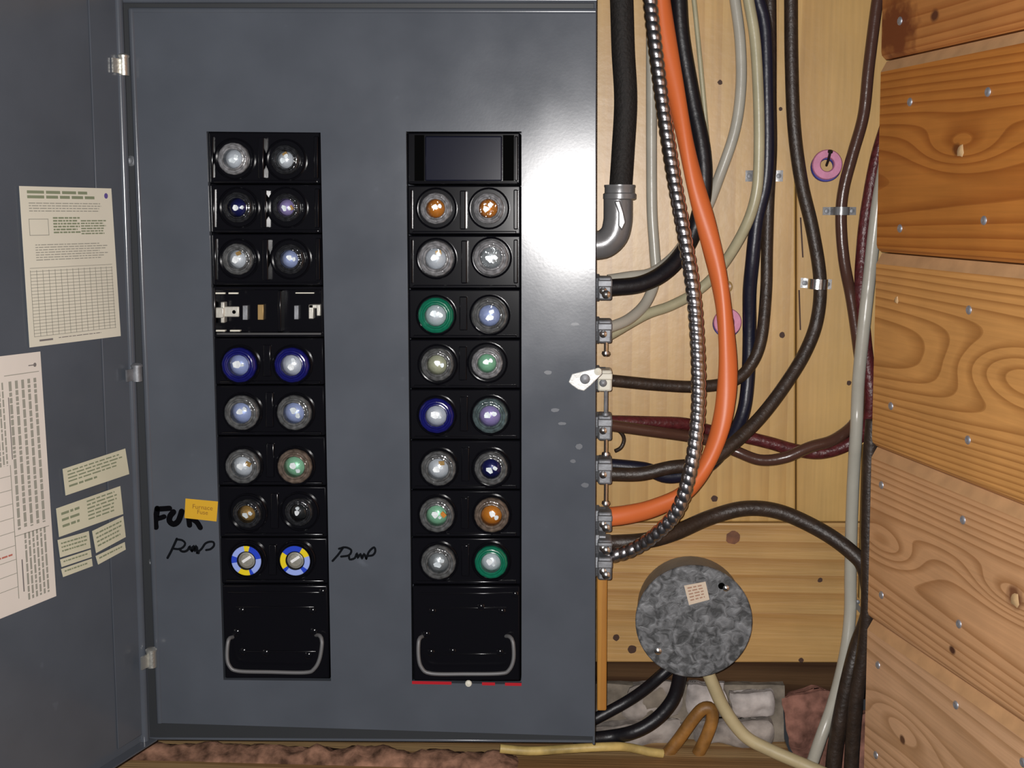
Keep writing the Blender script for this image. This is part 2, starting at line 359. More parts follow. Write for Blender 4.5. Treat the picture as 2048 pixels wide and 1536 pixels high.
for (i, a, b, r) in [(2,1793,600,0.003),(1,1921,302,0.0045),(3,2030,1200,0.005)]:
    c = WR(a, b, 0.0002); m = MB(); m.lathe(c, nW, [(r, 0), (r*0.8, 0.0006), (0.0, 0.0009)], n=9, rmod=lambda k: 1+0.2*math.sin(k*2.3)); m.build('plug', fillm, PLANKS[i])

# strip of wood beside the box, lath by the planks
stripm = wood('orange_pine_strip', (0.50, 0.24, 0.05), (0.38, 0.16, 0.03), loc=(0,0.03,0.01), ring=30, rough=0.4, dist=2)
o = board([(1194,1120),(1215,1120),(1213,1422),(1194,1422)], 0.062, 0.0985, 'wood_strip', stripm, None, True); tag(o, 'narrow upright strip of orange pine beside the panel box', 'wood strip')
lathm = wood('yellow_lath', (0.50, 0.32, 0.11), (0.36, 0.2, 0.06), loc=(0,0.03,0.01), ring=30, rough=0.5, dist=2)
o = board([(1727,892),(1738,890),(1731,1200),(1719,1200)], 0.090, 0.0985, 'wood_lath', lathm, None, True, bevel=0.0008); tag(o, 'thin yellow lath standing between the white cable and the planks', 'wood strip')

# beam, stones, sill below the boards
beamm = wood('dark_old_beam', (0.085, 0.045, 0.020), (0.04, 0.018, 0.008), loc=(0,0.05,0.02), ring=30, rough=0.85, dist=6, bump=0.5, spec=0.2)
o = board([(900,1300),(1740,1300),(1740,1402),(900,1385)], 0.137, 0.20, 'beam', beamm, None, False, bevel=0.004); tag(o, 'dark weathered timber beam below the pine boards', 'beam')
def rock(px4, Y0, Y1, name, mat, seed, amp=0.004, label=None, cat='stone', group=None, cuts=5, parent=None, squircle=True):
    m = quadprism(px4, Y0, Y1); o = m.build(name, mat, parent, smooth=60)
    bm = bmesh.new(); bm.from_mesh(o.data)
    bmesh.ops.subdivide_edges(bm, edges=bm.edges[:], cuts=cuts, use_grid_fill=True)
    rnd = random.Random(seed)
    from mathutils import noise
    hx = max(abs(v.co.x) for v in bm.verts); hz_ = max(abs(v.co.z) for v in bm.verts); hy = max(abs(v.co.y) for v in bm.verts)
    for v in bm.verts:
        if squircle:
            a_, b_ = abs(v.co.x)/hx, abs(v.co.z)/hz_; e_ = max(a_, b_); q_ = (a_**7+b_**7)**(1/7) or 1.0
            k_ = e_/q_ if e_ > 0 else 1.0; v.co.x *= k_; v.co.z *= k_
            if v.co.y < 0: v.co.y += hy*0.7*e_**9
        n = noise.noise_vector(v.co*28+Vector((seed*3.1,0,0))); n2 = noise.noise_vector(v.co*70+Vector((seed,1,0)))
        d_ = n*amp*2.0+n2*amp*1.1; v.co += Vector((d_.x*0.5, d_.y*(0.9 if v.co.y < 0 else 0.15), d_.z*0.5))
    for f in bm.faces: f.smooth = True
    bm.to_mesh(o.data); bm.free(); tag(o, label, None if parent else cat, group); return o
stone1 = plain('grey_stone', (0.30, 0.265, 0.24), 0.9, bump=1.0, bscale=110, var=0.6, vscale=45, spec=0.2)
stone2 = plain('pale_stone', (0.46, 0.42, 0.40), 0.9, bump=1.0, bscale=110, var=0.45, vscale=45, spec=0.2)
stone3 = plain('brown_stone', (0.20, 0.15, 0.10), 0.9, bump=0.8, bscale=90, var=0.4, vscale=45, spec=0.2)
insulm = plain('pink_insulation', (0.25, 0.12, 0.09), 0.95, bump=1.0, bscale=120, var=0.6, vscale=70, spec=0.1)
found = thing('wall_foundation', None, None, U(1350, 1497, 0.12), kind='structure')
rock([(1140,1370),(1568,1370),(1568,1498),(1140,1498)], 0.1275, 0.1360, 'mortar', plain('brown_mortar', (0.21, 0.18, 0.145), 0.95, bump=1.0, bscale=120, var=0.4, vscale=60, spec=0.1), 9, amp=0.002, cuts=16, parent=found, squircle=False)
rock([(1150,1388),(1248,1374),(1236,1434),(1150,1436)], 0.128, 0.1345, 'stone', stone3, 1, cuts=12, parent=found)
rock([(1258,1372),(1368,1370),(1368,1436),(1246,1440)], 0.122, 0.1345, 'stone', stone1, 2, cuts=12, parent=found)
rock([(1150,1452),(1370,1446),(1376,1497),(1150,1497)], 0.116, 0.1345, 'stone', stone1, 3, cuts=14, parent=found)
rock([(1378,1372),(1448,1372),(1462,1428),(1380,1434)], 0.118, 0.1345, 'stone', stone2, 4, cuts=12, parent=found)
rock([(1388,1444),(1548,1446),(1548,1497),(1388,1497)], 0.114, 0.1345, 'stone', stone1, 5, cuts=14, parent=found)
rock([(1458,1386),(1550,1384),(1548,1434),(1472,1436)], 0.116, 0.1345, 'stone', stone2, 6, cuts=12, parent=found)
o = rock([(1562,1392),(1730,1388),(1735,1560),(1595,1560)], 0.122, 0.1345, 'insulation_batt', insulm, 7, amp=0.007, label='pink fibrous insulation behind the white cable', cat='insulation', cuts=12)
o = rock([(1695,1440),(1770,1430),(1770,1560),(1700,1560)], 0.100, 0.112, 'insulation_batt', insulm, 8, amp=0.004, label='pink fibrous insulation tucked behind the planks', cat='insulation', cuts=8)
sillm = wood('sill_wood', (0.42, 0.27, 0.125), (0.26, 0.14, 0.055), loc=(0,0.02,0.03), ring=26, rough=0.7, dist=4, bump=0.4, spec=0.25)
zs = U(1350, 1514, 0.085).z
sl = MB(); xa, xb = U(-300,1500,0.085).x, U(1588,1500,0.085).x
sl.hexa([Vector((xa,-0.02,zs-0.004)), Vector((xb,-0.02,zs-0.004)), Vector((xb,-0.02,zs-0.06)), Vector((xa,-0.02,zs-0.06))], [Vector((xa,0.20,zs)), Vector((xb,0.20,zs)), Vector((xb,0.20,zs-0.06)), Vector((xa,0.20,zs-0.06))])
o = sl.build('sill_plank', sillm, None, bevel=0.002, smooth=0); tag(o, 'worn brown timber sill running under the panel box', 'plank')
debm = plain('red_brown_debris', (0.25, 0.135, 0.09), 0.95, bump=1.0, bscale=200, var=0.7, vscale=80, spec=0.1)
def clump(px0, px1, Y, h, name, mat, label, cat, seed, py=1505):
    """a low lumpy ridge lying on the sill"""
    m = MB(); from mathutils import noise
    xa, xb = U(px0, py, Y).x, U(px1, py, Y).x; nx = max(8, int((xb-xa)/0.006)); ny = 8; vs = []
    for i in range(nx+1):
        for j in range(ny+1):
            x = xa+(xb-xa)*i/nx; y = Y-0.016+0.032*j/ny
            e = math.sin(math.pi*j/ny)**0.7*min(1, min(i, nx-i)/3)
            zz = zs-0.003+e*h*(0.75+0.8*noise.noise(Vector((x*45, y*60, seed)))+0.35*noise.noise(Vector((x*130, y*130, seed))))
            vs.append(Vector((x, y, zz)))
    fs = [[i*(ny+1)+j, (i+1)*(ny+1)+j, (i+1)*(ny+1)+j+1, i*(ny+1)+j+1] for i in range(nx) for j in range(ny)]
    nb = len(vs); vs += [Vector((v.x, v.y, zs-0.004)) for v in vs]
    fs += [[a+nb for a in q][::-1] for q in fs]
    rim = [i*(ny+1) for i in range(nx+1)]+[nx*(ny+1)+j for j in range(1, ny+1)]+[i*(ny+1)+ny for i in range(nx-1, -1, -1)]+[j for j in range(ny-1, 0, -1)]
    fs += [[rim[k], rim[(k+1) % len(rim)], rim[(k+1) % len(rim)]+nb, rim[k]+nb] for k in range(len(rim))]
    m.add(vs, fs); o = m.build(name, mat, None, smooth=70); return tag(o, label, cat)
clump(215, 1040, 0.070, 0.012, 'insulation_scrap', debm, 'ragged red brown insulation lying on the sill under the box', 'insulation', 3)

# ------------------------------------------------------------------ the panel
panel = thing('fuse_box', 'grey steel fuse panel box with open door and two fuse columns', 'fuse panel', U(720, 1480, 0.05))
OT = [(259,19),(1191,21),(1188,1473),(317,1446)]
A4 = [(413,263),(641,265),(662,1362),(447,1360)]
B4 = [(812,263),(1043,263),(1043,1369),(824,1365)]
# box body: four side walls + back + front rim
m = MB()
tl, tr, br, bl = [U(*p, 0.008) for p in [(236,-14),(1193,-10),(1190,1484),(296,1478)]]
def at(v, y): return Vector((v.x, y, v.z))
def wallbox(m, a, b, inn, y0, y1):
    m.hexa([at(a, y0), at(b, y0), at(b, y0)+inn, at(a, y0)+inn], [at(a, y1), at(b, y1), at(b, y1)+inn, at(a, y1)+inn])
t = 0.0022
wallbox(m, tl, tr, Vector((0,0,-t)), 0.006, YW-0.0012); wallbox(m, bl, br, Vector((0,0,t)), 0.006, YW-0.0012)
wallbox(m, tl, bl, Vector((t,0,0)), 0.006, YW-0.0012); wallbox(m, tr, br, Vector((-t,0,0)), 0.002, YW-0.0012)
m.hexa([at(tl, 0.094), at(tr, 0.094), at(br, 0.094), at(bl, 0.094)], [at(tl, YW-0.0012), at(tr, YW-0.0012), at(br, YW-0.0012), at(bl, YW-0.0012)])
m.build('box_body', steel_paint, panel, bevel=0.0006)
# front rim folded around the opening (shade of the gap beside the cover put into its colour)
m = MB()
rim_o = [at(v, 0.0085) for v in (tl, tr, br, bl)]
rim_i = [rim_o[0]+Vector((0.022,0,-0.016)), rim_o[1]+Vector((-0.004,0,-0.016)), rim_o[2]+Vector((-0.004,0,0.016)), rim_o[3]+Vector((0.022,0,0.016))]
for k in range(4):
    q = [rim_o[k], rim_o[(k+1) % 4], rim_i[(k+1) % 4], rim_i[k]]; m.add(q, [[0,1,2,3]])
o_rim = m.build('box_rim', plain('gap_shade_rim', (0.030, 0.033, 0.037), 0.5), panel, smooth=0)
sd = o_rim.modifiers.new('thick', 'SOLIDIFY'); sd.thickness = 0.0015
# cover with two cut-outs
def loop(px4, Y): return [U(a, b, Y) for a, b in px4]
def coverpts(Y):
    return loop(OT, 0.0)+loop(A4, 0.0)+loop(B4, 0.0)
m = MB(); P0 = coverpts(0); P1 = [p+Vector((0,0.006,0)) for p in P0]
# index: O 0-3 (tl,tr,br,bl), A 4-7, B 8-11
faces = [[0,4,7,3], [5,8,11,6], [9,1,2,10], [0,1,9,8,5,4], [3,7,6,11,10,2]]
m.add(P0+P1, faces+[[i+12 for i in q][::-1] for q in faces]+[[0,1,13,12],[1,2,14,13],[2,3,15,14],[3,0,12,15]]+
      [[a, b, b+12, a+12] for L in ((4,5,6,7),(8,9,10,11)) for a, b in zip(L, L[1:]+L[:1])])
cover = m.build('cover', steel_paint, panel, bevel=0.0012, seg=3)
# rolled lips on the cover edges
m = MB(); a, b = P0[0], P0[3]
m.tube([a.lerp(b, k/8)+Vector((0.0010, 0.0016, 0)) for k in range(9)], 0.0028, n=20)
a, b = P0[0], P0[1]
m.tube([a.lerp(b, k/6)+Vector((0,0.0018,-0.0006)) for k in range(7)], 0.0026, n=16)
m.build('lip', steel_paint, cover)
m = MB(); m.tube([U(238+(1193-238)*k/6, 0, 0.003) for k in range(7)], 0.0026, n=16); m.build('top_lip', steel_paint, panel)
# red paint and a white chip along the lower edge of the second cut-out
for (x0, x1) in [(824,903),(964,990),(1010,1043)]:
    y0 = 1365+4*(x0-824)/219; y1 = 1365+4*(x1-824)/219; m = MB()
    m.hexa([U(x0,y0-3,-0.0003), U(x1,y1-3,-0.0003), U(x1,y1+3,-0.0003), U(x0,y0+3,-0.0003)], [U(x0,y0-3,0.0012), U(x1,y1-3,0.0012), U(x1,y1+3,0.0012), U(x0,y0+3,0.0012)])
    m.build('red_edging', red_edge, cover)
m = MB(); m.lathe(U(937,1367,-0.0004), (0,-1,0), [(0.003,0),(0.0025,0.0012),(0,0.0018)], n=10); m.build('paint_chip', whitepl, cover)
# scratches and pale scuffs on the paint
scuff = plain('pale_scuff', (0.135, 0.145, 0.165), 0.35)
for (a, b, r, sx) in [(1124,847,3,3),(1110,820,4,2.2),(1158,893,6,1.2),(1146,922,4,1.5),(1170,970,5,1.6),(1150,648,3,3),(1096,745,4,2)]:
    mark(a, b, r, 'scuff', scuff, cover, Y=0.0, sx=sx)
# slot details of the gap: screws
for (a, b, r) in [(263,322,0.0045),(306,1123,0.0035)]:
    m = MB(); c = U(a, b, 0.0072); m.lathe(c, (0,-1,0), [(r,0),(r*0.95,0.0016),(r*0.55,0.0028),(r*0.3,0.0022),(0,0.0022)], n=16); m.build('screw', zinc, panel)
# latch
m = MB()
lp = [(1137,764),(1144,748),(1168,742),(1192,737),(1203,738),(1204,748),(1190,762),(1182,770),(1168,782),(1156,779),(1143,770)]
m.hexa([U(a, b, -0.0035) for a, b in lp], [U(a, b, -0.0008) for a, b in lp])
lt = m.build('latch', plain('worn_white_latch', (0.72,0.72,0.70), 0.38, 0.2, bump=0.4, bscale=200, var=0.2, vscale=150), panel, bevel=0.0006)
m = MB(); c = U(1170, 758, -0.0034); m.lathe(c, (0,-1,0), [(0.0042,0),(0.0038,0.0010),(0.002,0.0018),(0,0.002)], n=18); m.build('rivet', zinc, lt)
m = MB(); m.lathe(U(1196,743,-0.0034), (0,-1,0), [(0.0032,0),(0.003,0.0012),(0,0.0022)], n=14); m.build('rivet', whitepl, lt)

# ------------------------------------------------------------------ door
VPD = (2000.0, 400.0); dD = ray(*VPD).normalized()
h0 = U(243, 0, -0.004); h1 = U(290, 1475, -0.004)
nD = dD.cross((h1-h0).normalized()).normalized()
if nD.dot(CAM-h0) < 0: nD = -nD
def DR(px, py, off=0.0): return UPl(px, py, h0+nD*off, nD)
zD = (h0-h1).normalized()
DW = 0.345
def dedge(px, py): return DR(px, py)
DT = DR(241, -60); DB = DR(296, 1478)
m = MB()
bf = [DT, DB, DB-dD*DW, DT-dD*DW]
m.hexa(bf, [p-nD*0.0016 for p in bf])
door = m.build('door', steel_paint, panel, bevel=0.0005)
# folded edges of the door: hinge lip and bottom flange
m = MB(); m.tube([DT.lerp(DB, k/8)+nD*0.0005-dD*0.0055 for k in range(9)], 0.0040, n=20); m.build('rolled_edge', steel_paint, door)
m = MB(); e0 = DB+zD*0.0; e1 = DB-dD*DW
m.hexa([e0, e1, e1+zD*0.0015, e0+zD*0.0015], [p+nD*0.010 for p in (e0, e1, e1+zD*0.0015, e0+zD*0.0015)]); m.build('flange', steel_paint, door, bevel=0.0005)
# inner stiffening plate along the hinge
m = MB(); a = DT-dD*0.008; b = DB-dD*0.008+zD*0.008
q = [a, b, b-dD*0.032, a-dD*0.032]; m.hexa([p+nD*0.0001 for p in q], [p+nD*0.0013 for p in q]); m.build('hinge_leaf', steel_paint, door, bevel=0.0006)
# hinge knuckles
for (a, b, hh) in [(247,133,0.007),(274,748,0.006),(303,1318,0.007)]:
    c = U(a, b, -0.010); m = MB()
    m.tube([c-zD*hh, c-zD*hh*0.4, c+zD*hh*0.4, c+zD*hh], 0.0042, n=16)
    m.lathe(c+zD*hh, zD, [(0.0048,0),(0.0048,0.0015),(0.003,0.003),(0,0.0034)], n=14)
    m.box(c-dD*0.006-nD*0.001, (0.006,0.0008,hh*0.8), dD, nD, zD)
    m.build('hinge', plain('worn_hinge', (0.75,0.74,0.68), 0.38, 0.9, bump=0.3, bscale=300) if b != 748 else zinc, panel, bevel=0.0)

# ------------------------------------------------------------------ papers on the door
def sheet(name, px4, mat, label, cat, group=None, off=0.0016, thick=0.0003):
    c = [DR(a, b, off) for a, b in px4]
    root = thing(name, label, cat, c[3], group)
    m = MB(); m.hexa(c, [p+nD*thick for p in c]); m.build('sheet', mat, root, smooth=0)
    def at_(u, v, lift=0.0): 
        q = c[0].lerp(c[1], u); s = c[3].lerp(c[2], u); return q.lerp(s, v)+nD*(thick+0.00012+lift)
    return root, at_
def rect(m, at_, u0, v0, u1, v1): m.add([at_(u0,v0), at_(u1,v0), at_(u1,v1), at_(u0,v1)], [[0,1,2,3]])
def words(m, at_, u0, v0, u1, v1, lines, fill=0.6, rnd=random, ww=(0.02,0.07), gap=0.008, ragged=0.15):
    for k in range(lines):
        va = v0+(v1-v0)*k/lines; vb = va+(v1-v0)/lines*fill; u = u0
        end = u1-(u1-u0)*ragged*rnd.random()
        while u < end:
            x = min(u+rnd.uniform(*ww), end); rect(m, at_, u, va, x, vb); u = x+gap
def vwords(m, at_, u0, v0, u1, v1, cols, fill=0.6, wh=(0.01,0.04), gap=0.005):
    for k in range(cols):
        ua = u0+(u1-u0)*k/cols; ub = ua+(u1-u0)/cols*fill; v = v0
        while v < v1:
            y = min(v+random.uniform(*wh), v1); rect(m, at_, ua, v, ub, y); v = y+gap
root, A_ = sheet('circuit_directory', [(38,372),(222,377),(241,672),(59,695)], paper_a, 'cream printed circuit directory sheet with ruled grid, stuck on the open door', 'paper')
m = MB(); words(m, A_, .07,.025,.80,.085,2,.62,ww=(.10,.2),gap=.02); words(m, A_, .32,.19,.62,.30,6,.55,ww=(.02,.06)); words(m, A_, .62,.21,.92,.31,6,.5,ww=(.02,.07)); m.build('green_print', ink_green, root, smooth=0)
m = MB(); words(m, A_, .08,.10,.9,.165,4,.35); words(m, A_, .12,.36,.92,.47,7,.35)
for v in (.20,.30): rect(m, A_, .07, v, .27, v+.004)
for u in (.07,.265): rect(m, A_, u, .20, u+.006, .303)
for k in range(22): rect(m, A_, .05, .505+k*.0205, .95, .505+k*.0205+.0035)
for k in range(15): rect(m, A_, .05+k*.0635, .52, .05+k*.0635+.0055, .937)
m.build('grey_print', ink_soft, root, smooth=0)
m = MB(); rect(m, A_, .10,.958,.24,.970); words(m, A_, .3,.957,.85,.965,1,.6); m.build('footer_print', ink_grey, root, smooth=0)
m = MB(); c = A_(.93,.05); m.lathe(c, nD, [(0.0022,0),(0.0,0.0001)], n=16); m.build('round_mark', ink_blue, root, smooth=0)
root, A_ = sheet('wiring_leaflet', [(-120,727),(80,703),(112,1192),(-85,1272)], paper_b, 'white leaflet with sideways text, taped low on the open door', 'paper')
m = MB(); vwords(m, A_, .64,.10,.97,.68,5,.45); vwords(m, A_, .70,.70,.95,.97,6,.5,(.01,.05)); vwords(m, A_, .40,.10,.60,.42,6,.5)
rect(m, A_, .60,.075,.97,.078); rect(m, A_, .60,.70,.97,.703); rect(m, A_, .60,.42,.608,.95)
for k in range(9): rect(m, A_, .30, .46+k*.055, .60, .4625+k*.055)
m.build('grey_print', ink_soft, root, smooth=0)
m = MB(); rect(m, A_, .86,.047,.93,.051); m.lathe(A_(.93,.049), nD, [(0.0016,0),(0,0.0001)], n=10)
m.build('arrow_print', ink_grey, root, smooth=0)
for (ua, va, ub, vb) in ((.625,.16,.635,.40), (.655,.80,.668,.93)):
    m = MB(); rect(m, A_, ua, va, ub, vb); m.build('heading_print', ink_grey, root, smooth=0)
m = MB(); words(m, A_, .42,.765,.58,.775,1,.7); m.build('red_print', ink_red, root, smooth=0)
LBL = [('warning_label', [(125,938),(250,897),(258,948),(131,991)], 'long cream warning label, topmost of the small labels on the door', [(.06,.12,.94,.62,4),(.06,.66,.5,.85,1)]),
       ('wiring_label', [(112,1017),(240,972),(246,1028),(118,1074)], 'cream label with a small diagram box below the warning label', [(.45,.1,.93,.85,6),(.06,.2,.34,.85,3)]),
       ('small_label', [(115,1080),(177,1062),(181,1096),(120,1115)], 'small cream label directly under the diagram label, leaflet side', [(.08,.2,.92,.85,3)]),
       ('small_label', [(120,1119),(181,1099),(183,1114),(123,1134)], 'narrow cream strip label, middle of the stack of three', [(.08,.3,.92,.75,1)]),
       ('small_label', [(122,1138),(183,1117),(185,1132),(126,1154)], 'narrow cream strip label, lowest of the stack of three', [(.08,.3,.92,.75,1)]),
       ('small_label', [(184,1062),(246,1032),(251,1074),(192,1106)], 'square cream label under the diagram label, hinge side', [(.08,.15,.92,.88,4)]),
       ('small_label', [(191,1112),(249,1084),(251,1099),(196,1129)], 'narrow cream strip label below the square label', [(.08,.3,.92,.75,1)])]
for (nm, q, lb, blocks) in LBL:
    root, A_ = sheet(nm, q, paper_c, lb, 'label')
    m = MB()
    for (a, b, c, d, k) in blocks: words(m, A_, a, b, c, d, k, .4, ww=(.04,.14), gap=.02)
    m.build('print', ink_green, root, smooth=0)

# ------------------------------------------------------------------ handwriting and yellow sticker on the cover
def stroke(m, pts, w, Y=-0.0002):
    P = spline([U(a, b, Y) for a, b in pts], 0.0012); k = w*mpp(P[0])/2; n = len(P)
    L, R = [], []
    for i in range(n):
        T = (P[min(i+1,n-1)]-P[max(i-1,0)]).normalized(); N = T.cross(Vector((0,1,0))).normalized()
        L.append(P[i]+N*k); R.append(P[i]-N*k)
    m.add(L+R, [[i, i+1, n+i+1, n+i] for i in range(n-1)])
    for e in (P[0], P[-1]):
        m.add([e+Vector((math.cos(2*math.pi*i/10)*k, -0.00003, math.sin(2*math.pi*i/10)*k)) for i in range(10)], [list(range(10))])
def o_(pts): return [(300+x*150/1536, 980+y*150/1536) for x, y in pts]
m = MB()
stroke(m, o_([(150,380),(130,520),(110,660),(120,760)]), 12); stroke(m, o_([(150,390),(270,385),(400,375)]), 11); stroke(m, o_([(140,590),(220,570),(290,545)]), 10)
stroke(m, o_([(480,450),(410,540),(400,640),(480,700),(570,650),(620,540),(650,440)]), 12)
stroke(m, o_([(760,420),(790,560),(810,720)]), 11); stroke(m, o_([(780,440),(900,420),(930,520),(860,580),(960,660),(1030,770)]), 11)
m.build('handwriting', marker, cover, smooth=0)
m = MB()
stroke(m, o_([(360,1390),(430,1260),(500,1110),(550,1000)]), 5); stroke(m, o_([(540,1010),(660,1030),(720,1090),(690,1160),(600,1210),(470,1200)]), 4.5)
stroke(m, o_([(600,1205),(640,1250),(700,1262),(770,1230),(815,1150),(825,1215),(860,1240)]), 5); stroke(m, o_([(860,1245),(890,1150),(915,1245),(945,1150),(965,1250),(990,1285)]), 6.5)
stroke(m, o_([(960,1290),(1060,1200),(1130,1100),(1220,1060),(1300,1070),(1310,1140),(1240,1210),(1150,1230)]), 4.5)
m.build('handwriting', pen, cover, smooth=0)
def p_(pts): return [(290+x*480/1676, 960+y*440/1536) for x, y in pts]
m = MB()
stroke(m, p_([(1310,565),(1350,520),(1385,470)]), 4.5); stroke(m, p_([(1355,480),(1400,470),(1440,490),(1425,525),(1370,535)]), 4.5)
stroke(m, p_([(1425,535),(1430,555),(1465,545),(1480,510),(1485,545),(1505,515),(1515,550),(1530,515),(1545,550)]), 4.5)
stroke(m, p_([(1545,550),(1565,500),(1600,470),(1608,500),(1590,525),(1560,530)]), 4.5)
m.build('handwriting', pen, cover, smooth=0)
yq = [(371,997),(436,1003),(433,1043),(369,1036)]
st = thing('yellow_sticker', 'small yellow printed sticker over the marker writing on the panel cover', 'sticker', U(402,1040,0))
m = MB(); m.hexa([U(a,b,-0.0004) for a,b in yq], [U(a,b,-0.0009) for a,b in yq]); m.build('sheet', yellow, st, smooth=0)
brownink = plain('brown_ink', (0.25,0.11,0.01), 0.8)
def text(body, px, py, size, Y, mat, parent, ang, name='lettering'):
    cu = bpy.data.curves.new('t', 'FONT'); cu.body = body; cu.size = size; cu.align_x = 'CENTER'; cu.align_y = 'CENTER'
    o = bpy.data.objects.new('t', cu); COL.objects.link(o); dg = bpy.context.evaluated_depsgraph_get()
    me = bpy.data.meshes.new_from_object(o.evaluated_get(dg)); bpy.data.objects.remove(o)
    me.materials.clear(); me.materials.append(mat); n = bpy.data.objects.new(name, me); COL.objects.link(n)
    W = Matrix.Translation(U(px, py, Y)) @ Matrix.Rotation(ang, 4, 'Y') @ Matrix.Rotation(math.pi/2, 4, 'X'); link(n, W, parent); return n
text('Furnace', 405, 1015, 0.0055, -0.00105, brownink, st, math.radians(5)); text('Fuse', 405, 1025, 0.0052, -0.00105, brownink, st, math.radians(5))

# ------------------------------------------------------------------ fuse blocks
def lerp(a, b, t): return a+(b-a)*t
def colx(c4, py):
    t = (py-c4[0][1])/(c4[3][1]-c4[0][1]); return lerp(c4[0][0], c4[3][0], t), lerp(c4[1][0], c4[2][0], t)
LR = [263, 368, 467, 572, 675, 770, 872, 972, 1075, 1168]
RR = [263, 370, 470, 578, 678, 778, 880, 980, 1075, 1170]
LF = {0: [(470,318),(573,320)], 1: [(478,415),(575,415)], 2: [(478,518),(582,518)], 4: [(481,729),(586,729)], 5: [(486,824),(591,824)], 6: [(488,931),(592,931)], 7: [(497,1025),(600,1022)], 8: [(496,1118),(593,1118)]}
RF = {1: [(873,417),(978,417)], 2: [(873,517),(983,515)], 3: [(873,630),(980,630)], 4: [(876,728),(975,725)], 5: [(874,830),(981,830)], 6: [(878,935),(983,935)], 7: [(875,1028),(984,1028)], 8: [(878,1122),(983,1122)]}
def pxbox(m, x0, y0, x1, y1, Yf, Yb, mi=0):
    q = [(x0,y0),(x1,y0),(x1,y1),(x0,y1)]; p = [U(a, b, Yf) for a, b in q]
    m.hexa(p, [Vector((v.x, Yb, v.z)) for v in p], mi)
YB = 0.004
def fuse_block(c4, rows, i, fuses):
    y0, y1 = rows[i]+1, rows[i+1]-1
    a0, b0 = colx(c4, y0); a1, b1 = colx(c4, y1); a0 += 2; a1 += 2; b0 -= 2; b1 -= 2
    m = MB(); q = [(a0,y0),(b0,y0),(b1,y1),(a1,y1)]; p = [U(a, b, YB) for a, b in q]
    m.hexa(p, [Vector((v.x, 0.06, v.z)) for v in p]); blk = m.build('fuse_block', bakelite, panel, bevel=0.0012)
    # ledge along the lower edge that catches the light
    m = MB(); pxbox(m, a1+8, y1-7, b1-8, y1-1, YB-0.0022, YB+0.004); m.build('ledge', bakelite_gloss, blk, bevel=0.0008)
    if fuses:
        deep = i in (0,1,2) if c4 is A4 else i in (1,2)
        mid = (fuses[0][0]+fuses[1][0])/2
        m = MB()
        if deep:
            pxbox(m, mid-6, y0+10, mid+6, y1-10, YB-0.0075, YB+0.002)
            for (ga, gb, gd) in ((b1-14, b1-5, 0.004), (a1+4, a1+8, 0.003)):
                g = MB(); pxbox(g, ga, y0+8, gb, y1-10, YB-gd, YB+0.002); g.build('side_rib', bakelite_gloss, blk, bevel=0.0009)
        else:
            pxbox(m, mid-8, y0+14, mid+8, y1-16, YB-0.0022, YB+0.002)
        m.build('divider', bakelite_gloss, blk, bevel=0.0009)
        for (a, b) in fuses:
            c = U(a, b, YB); k = 0.0168
            m = MB(); m.lathe(c, (0,-1,0), [(k,-0.002),(k,0.0025),(k-0.0008,0.0034),(k-0.0016,0.0025),(k-0.0016,-0.002)], n=32); m.build('socket', bakelite, blk)
    return blk
for i in range(9):
    if i != 3: fuse_block(A4, LR, i, LF.get(i))
    if i != 0: fuse_block(B4, RR, i, RF.get(i))
# blank filler plate at the head of the latch-side column
m = MB(); pxbox(m, 815, 265, 1040, 368, YB+0.002, 0.06); bf_ = m.build('blank_plate', bakelite, panel, bevel=0.0012)
bluem = plain('blue_black_plate', (0.008, 0.009, 0.020), 0.17, spec=0.25)
m = MB(); pxbox(m, 850, 272, 1004, 362, YB-0.0015, YB+0.004); m.build('plate', bluem, bf_, bevel=0.001)
m = MB(); pxbox(m, 829, 270, 848, 362, YB+0.0012, YB+0.0025); m.build('slot', void, bf_); m = MB(); pxbox(m, 1006, 270, 1028, 362, YB+0.0012, YB+0.0025); m.build('slot', void, bf_)
m = MB(); pxbox(m, 818, 363, 1036, 368, YB-0.003, YB+0.002); pxbox(m, 1029, 272, 1036, 362, YB-0.003, YB+0.002); m.build('ledge', bakelite_gloss, bf_, bevel=0.0008)
# open cartridge holder in the hinge-side column
y0, y1 = LR[3]+1, LR[4]-1
m = MB(); pxbox(m, 425, y0, 648, y1, YB+0.012, 0.06); ch = m.build('cartridge_holder', bakelite, panel, bevel=0.001)
m = MB(); pxbox(m, 425, y0, 648, y0+7, YB, YB+0.013); pxbox(m, 430, y1-8, 644, y1, YB-0.002, YB+0.013); pxbox(m, 425, y0, 431, y1, YB, YB+0.013); pxbox(m, 642, y0, 648, y1, YB, YB+0.013); pxbox(m, 555, y0+8, 562, y1-10, YB, YB+0.013); m.build('frame', bakelite_gloss, ch, bevel=0.0008)
m = MB(); pxbox(m, 433, y1-8.5, 642, y1-4, YB-0.0035, YB-0.0015); m.build('ledge', plain('grey_ledge', (0.06,0.06,0.062), 0.4), ch, bevel=0.0005)  # thin strip in a lighter grey than the black holder
tin = plain('tinned_clip', (0.62, 0.60, 0.54), 0.42, 0.55, bump=0.2, bscale=200)
m = MB(); pxbox(m, 446, 613, 478, 634, YB+0.003, YB+0.005); pxbox(m, 431, 615, 447, 636, YB+0.001, YB+0.009); pxbox(m, 441, 604, 449, 646, YB+0.002, YB+0.010); c1 = m.build('contact_clip', tin, ch, bevel=0.0007)
m = MB(); m.lathe(U(468,624,YB+0.003), (0,-1,0), [(0.0016,0),(0.0,0.0002)], n=12); m.build('rivet', void, c1)
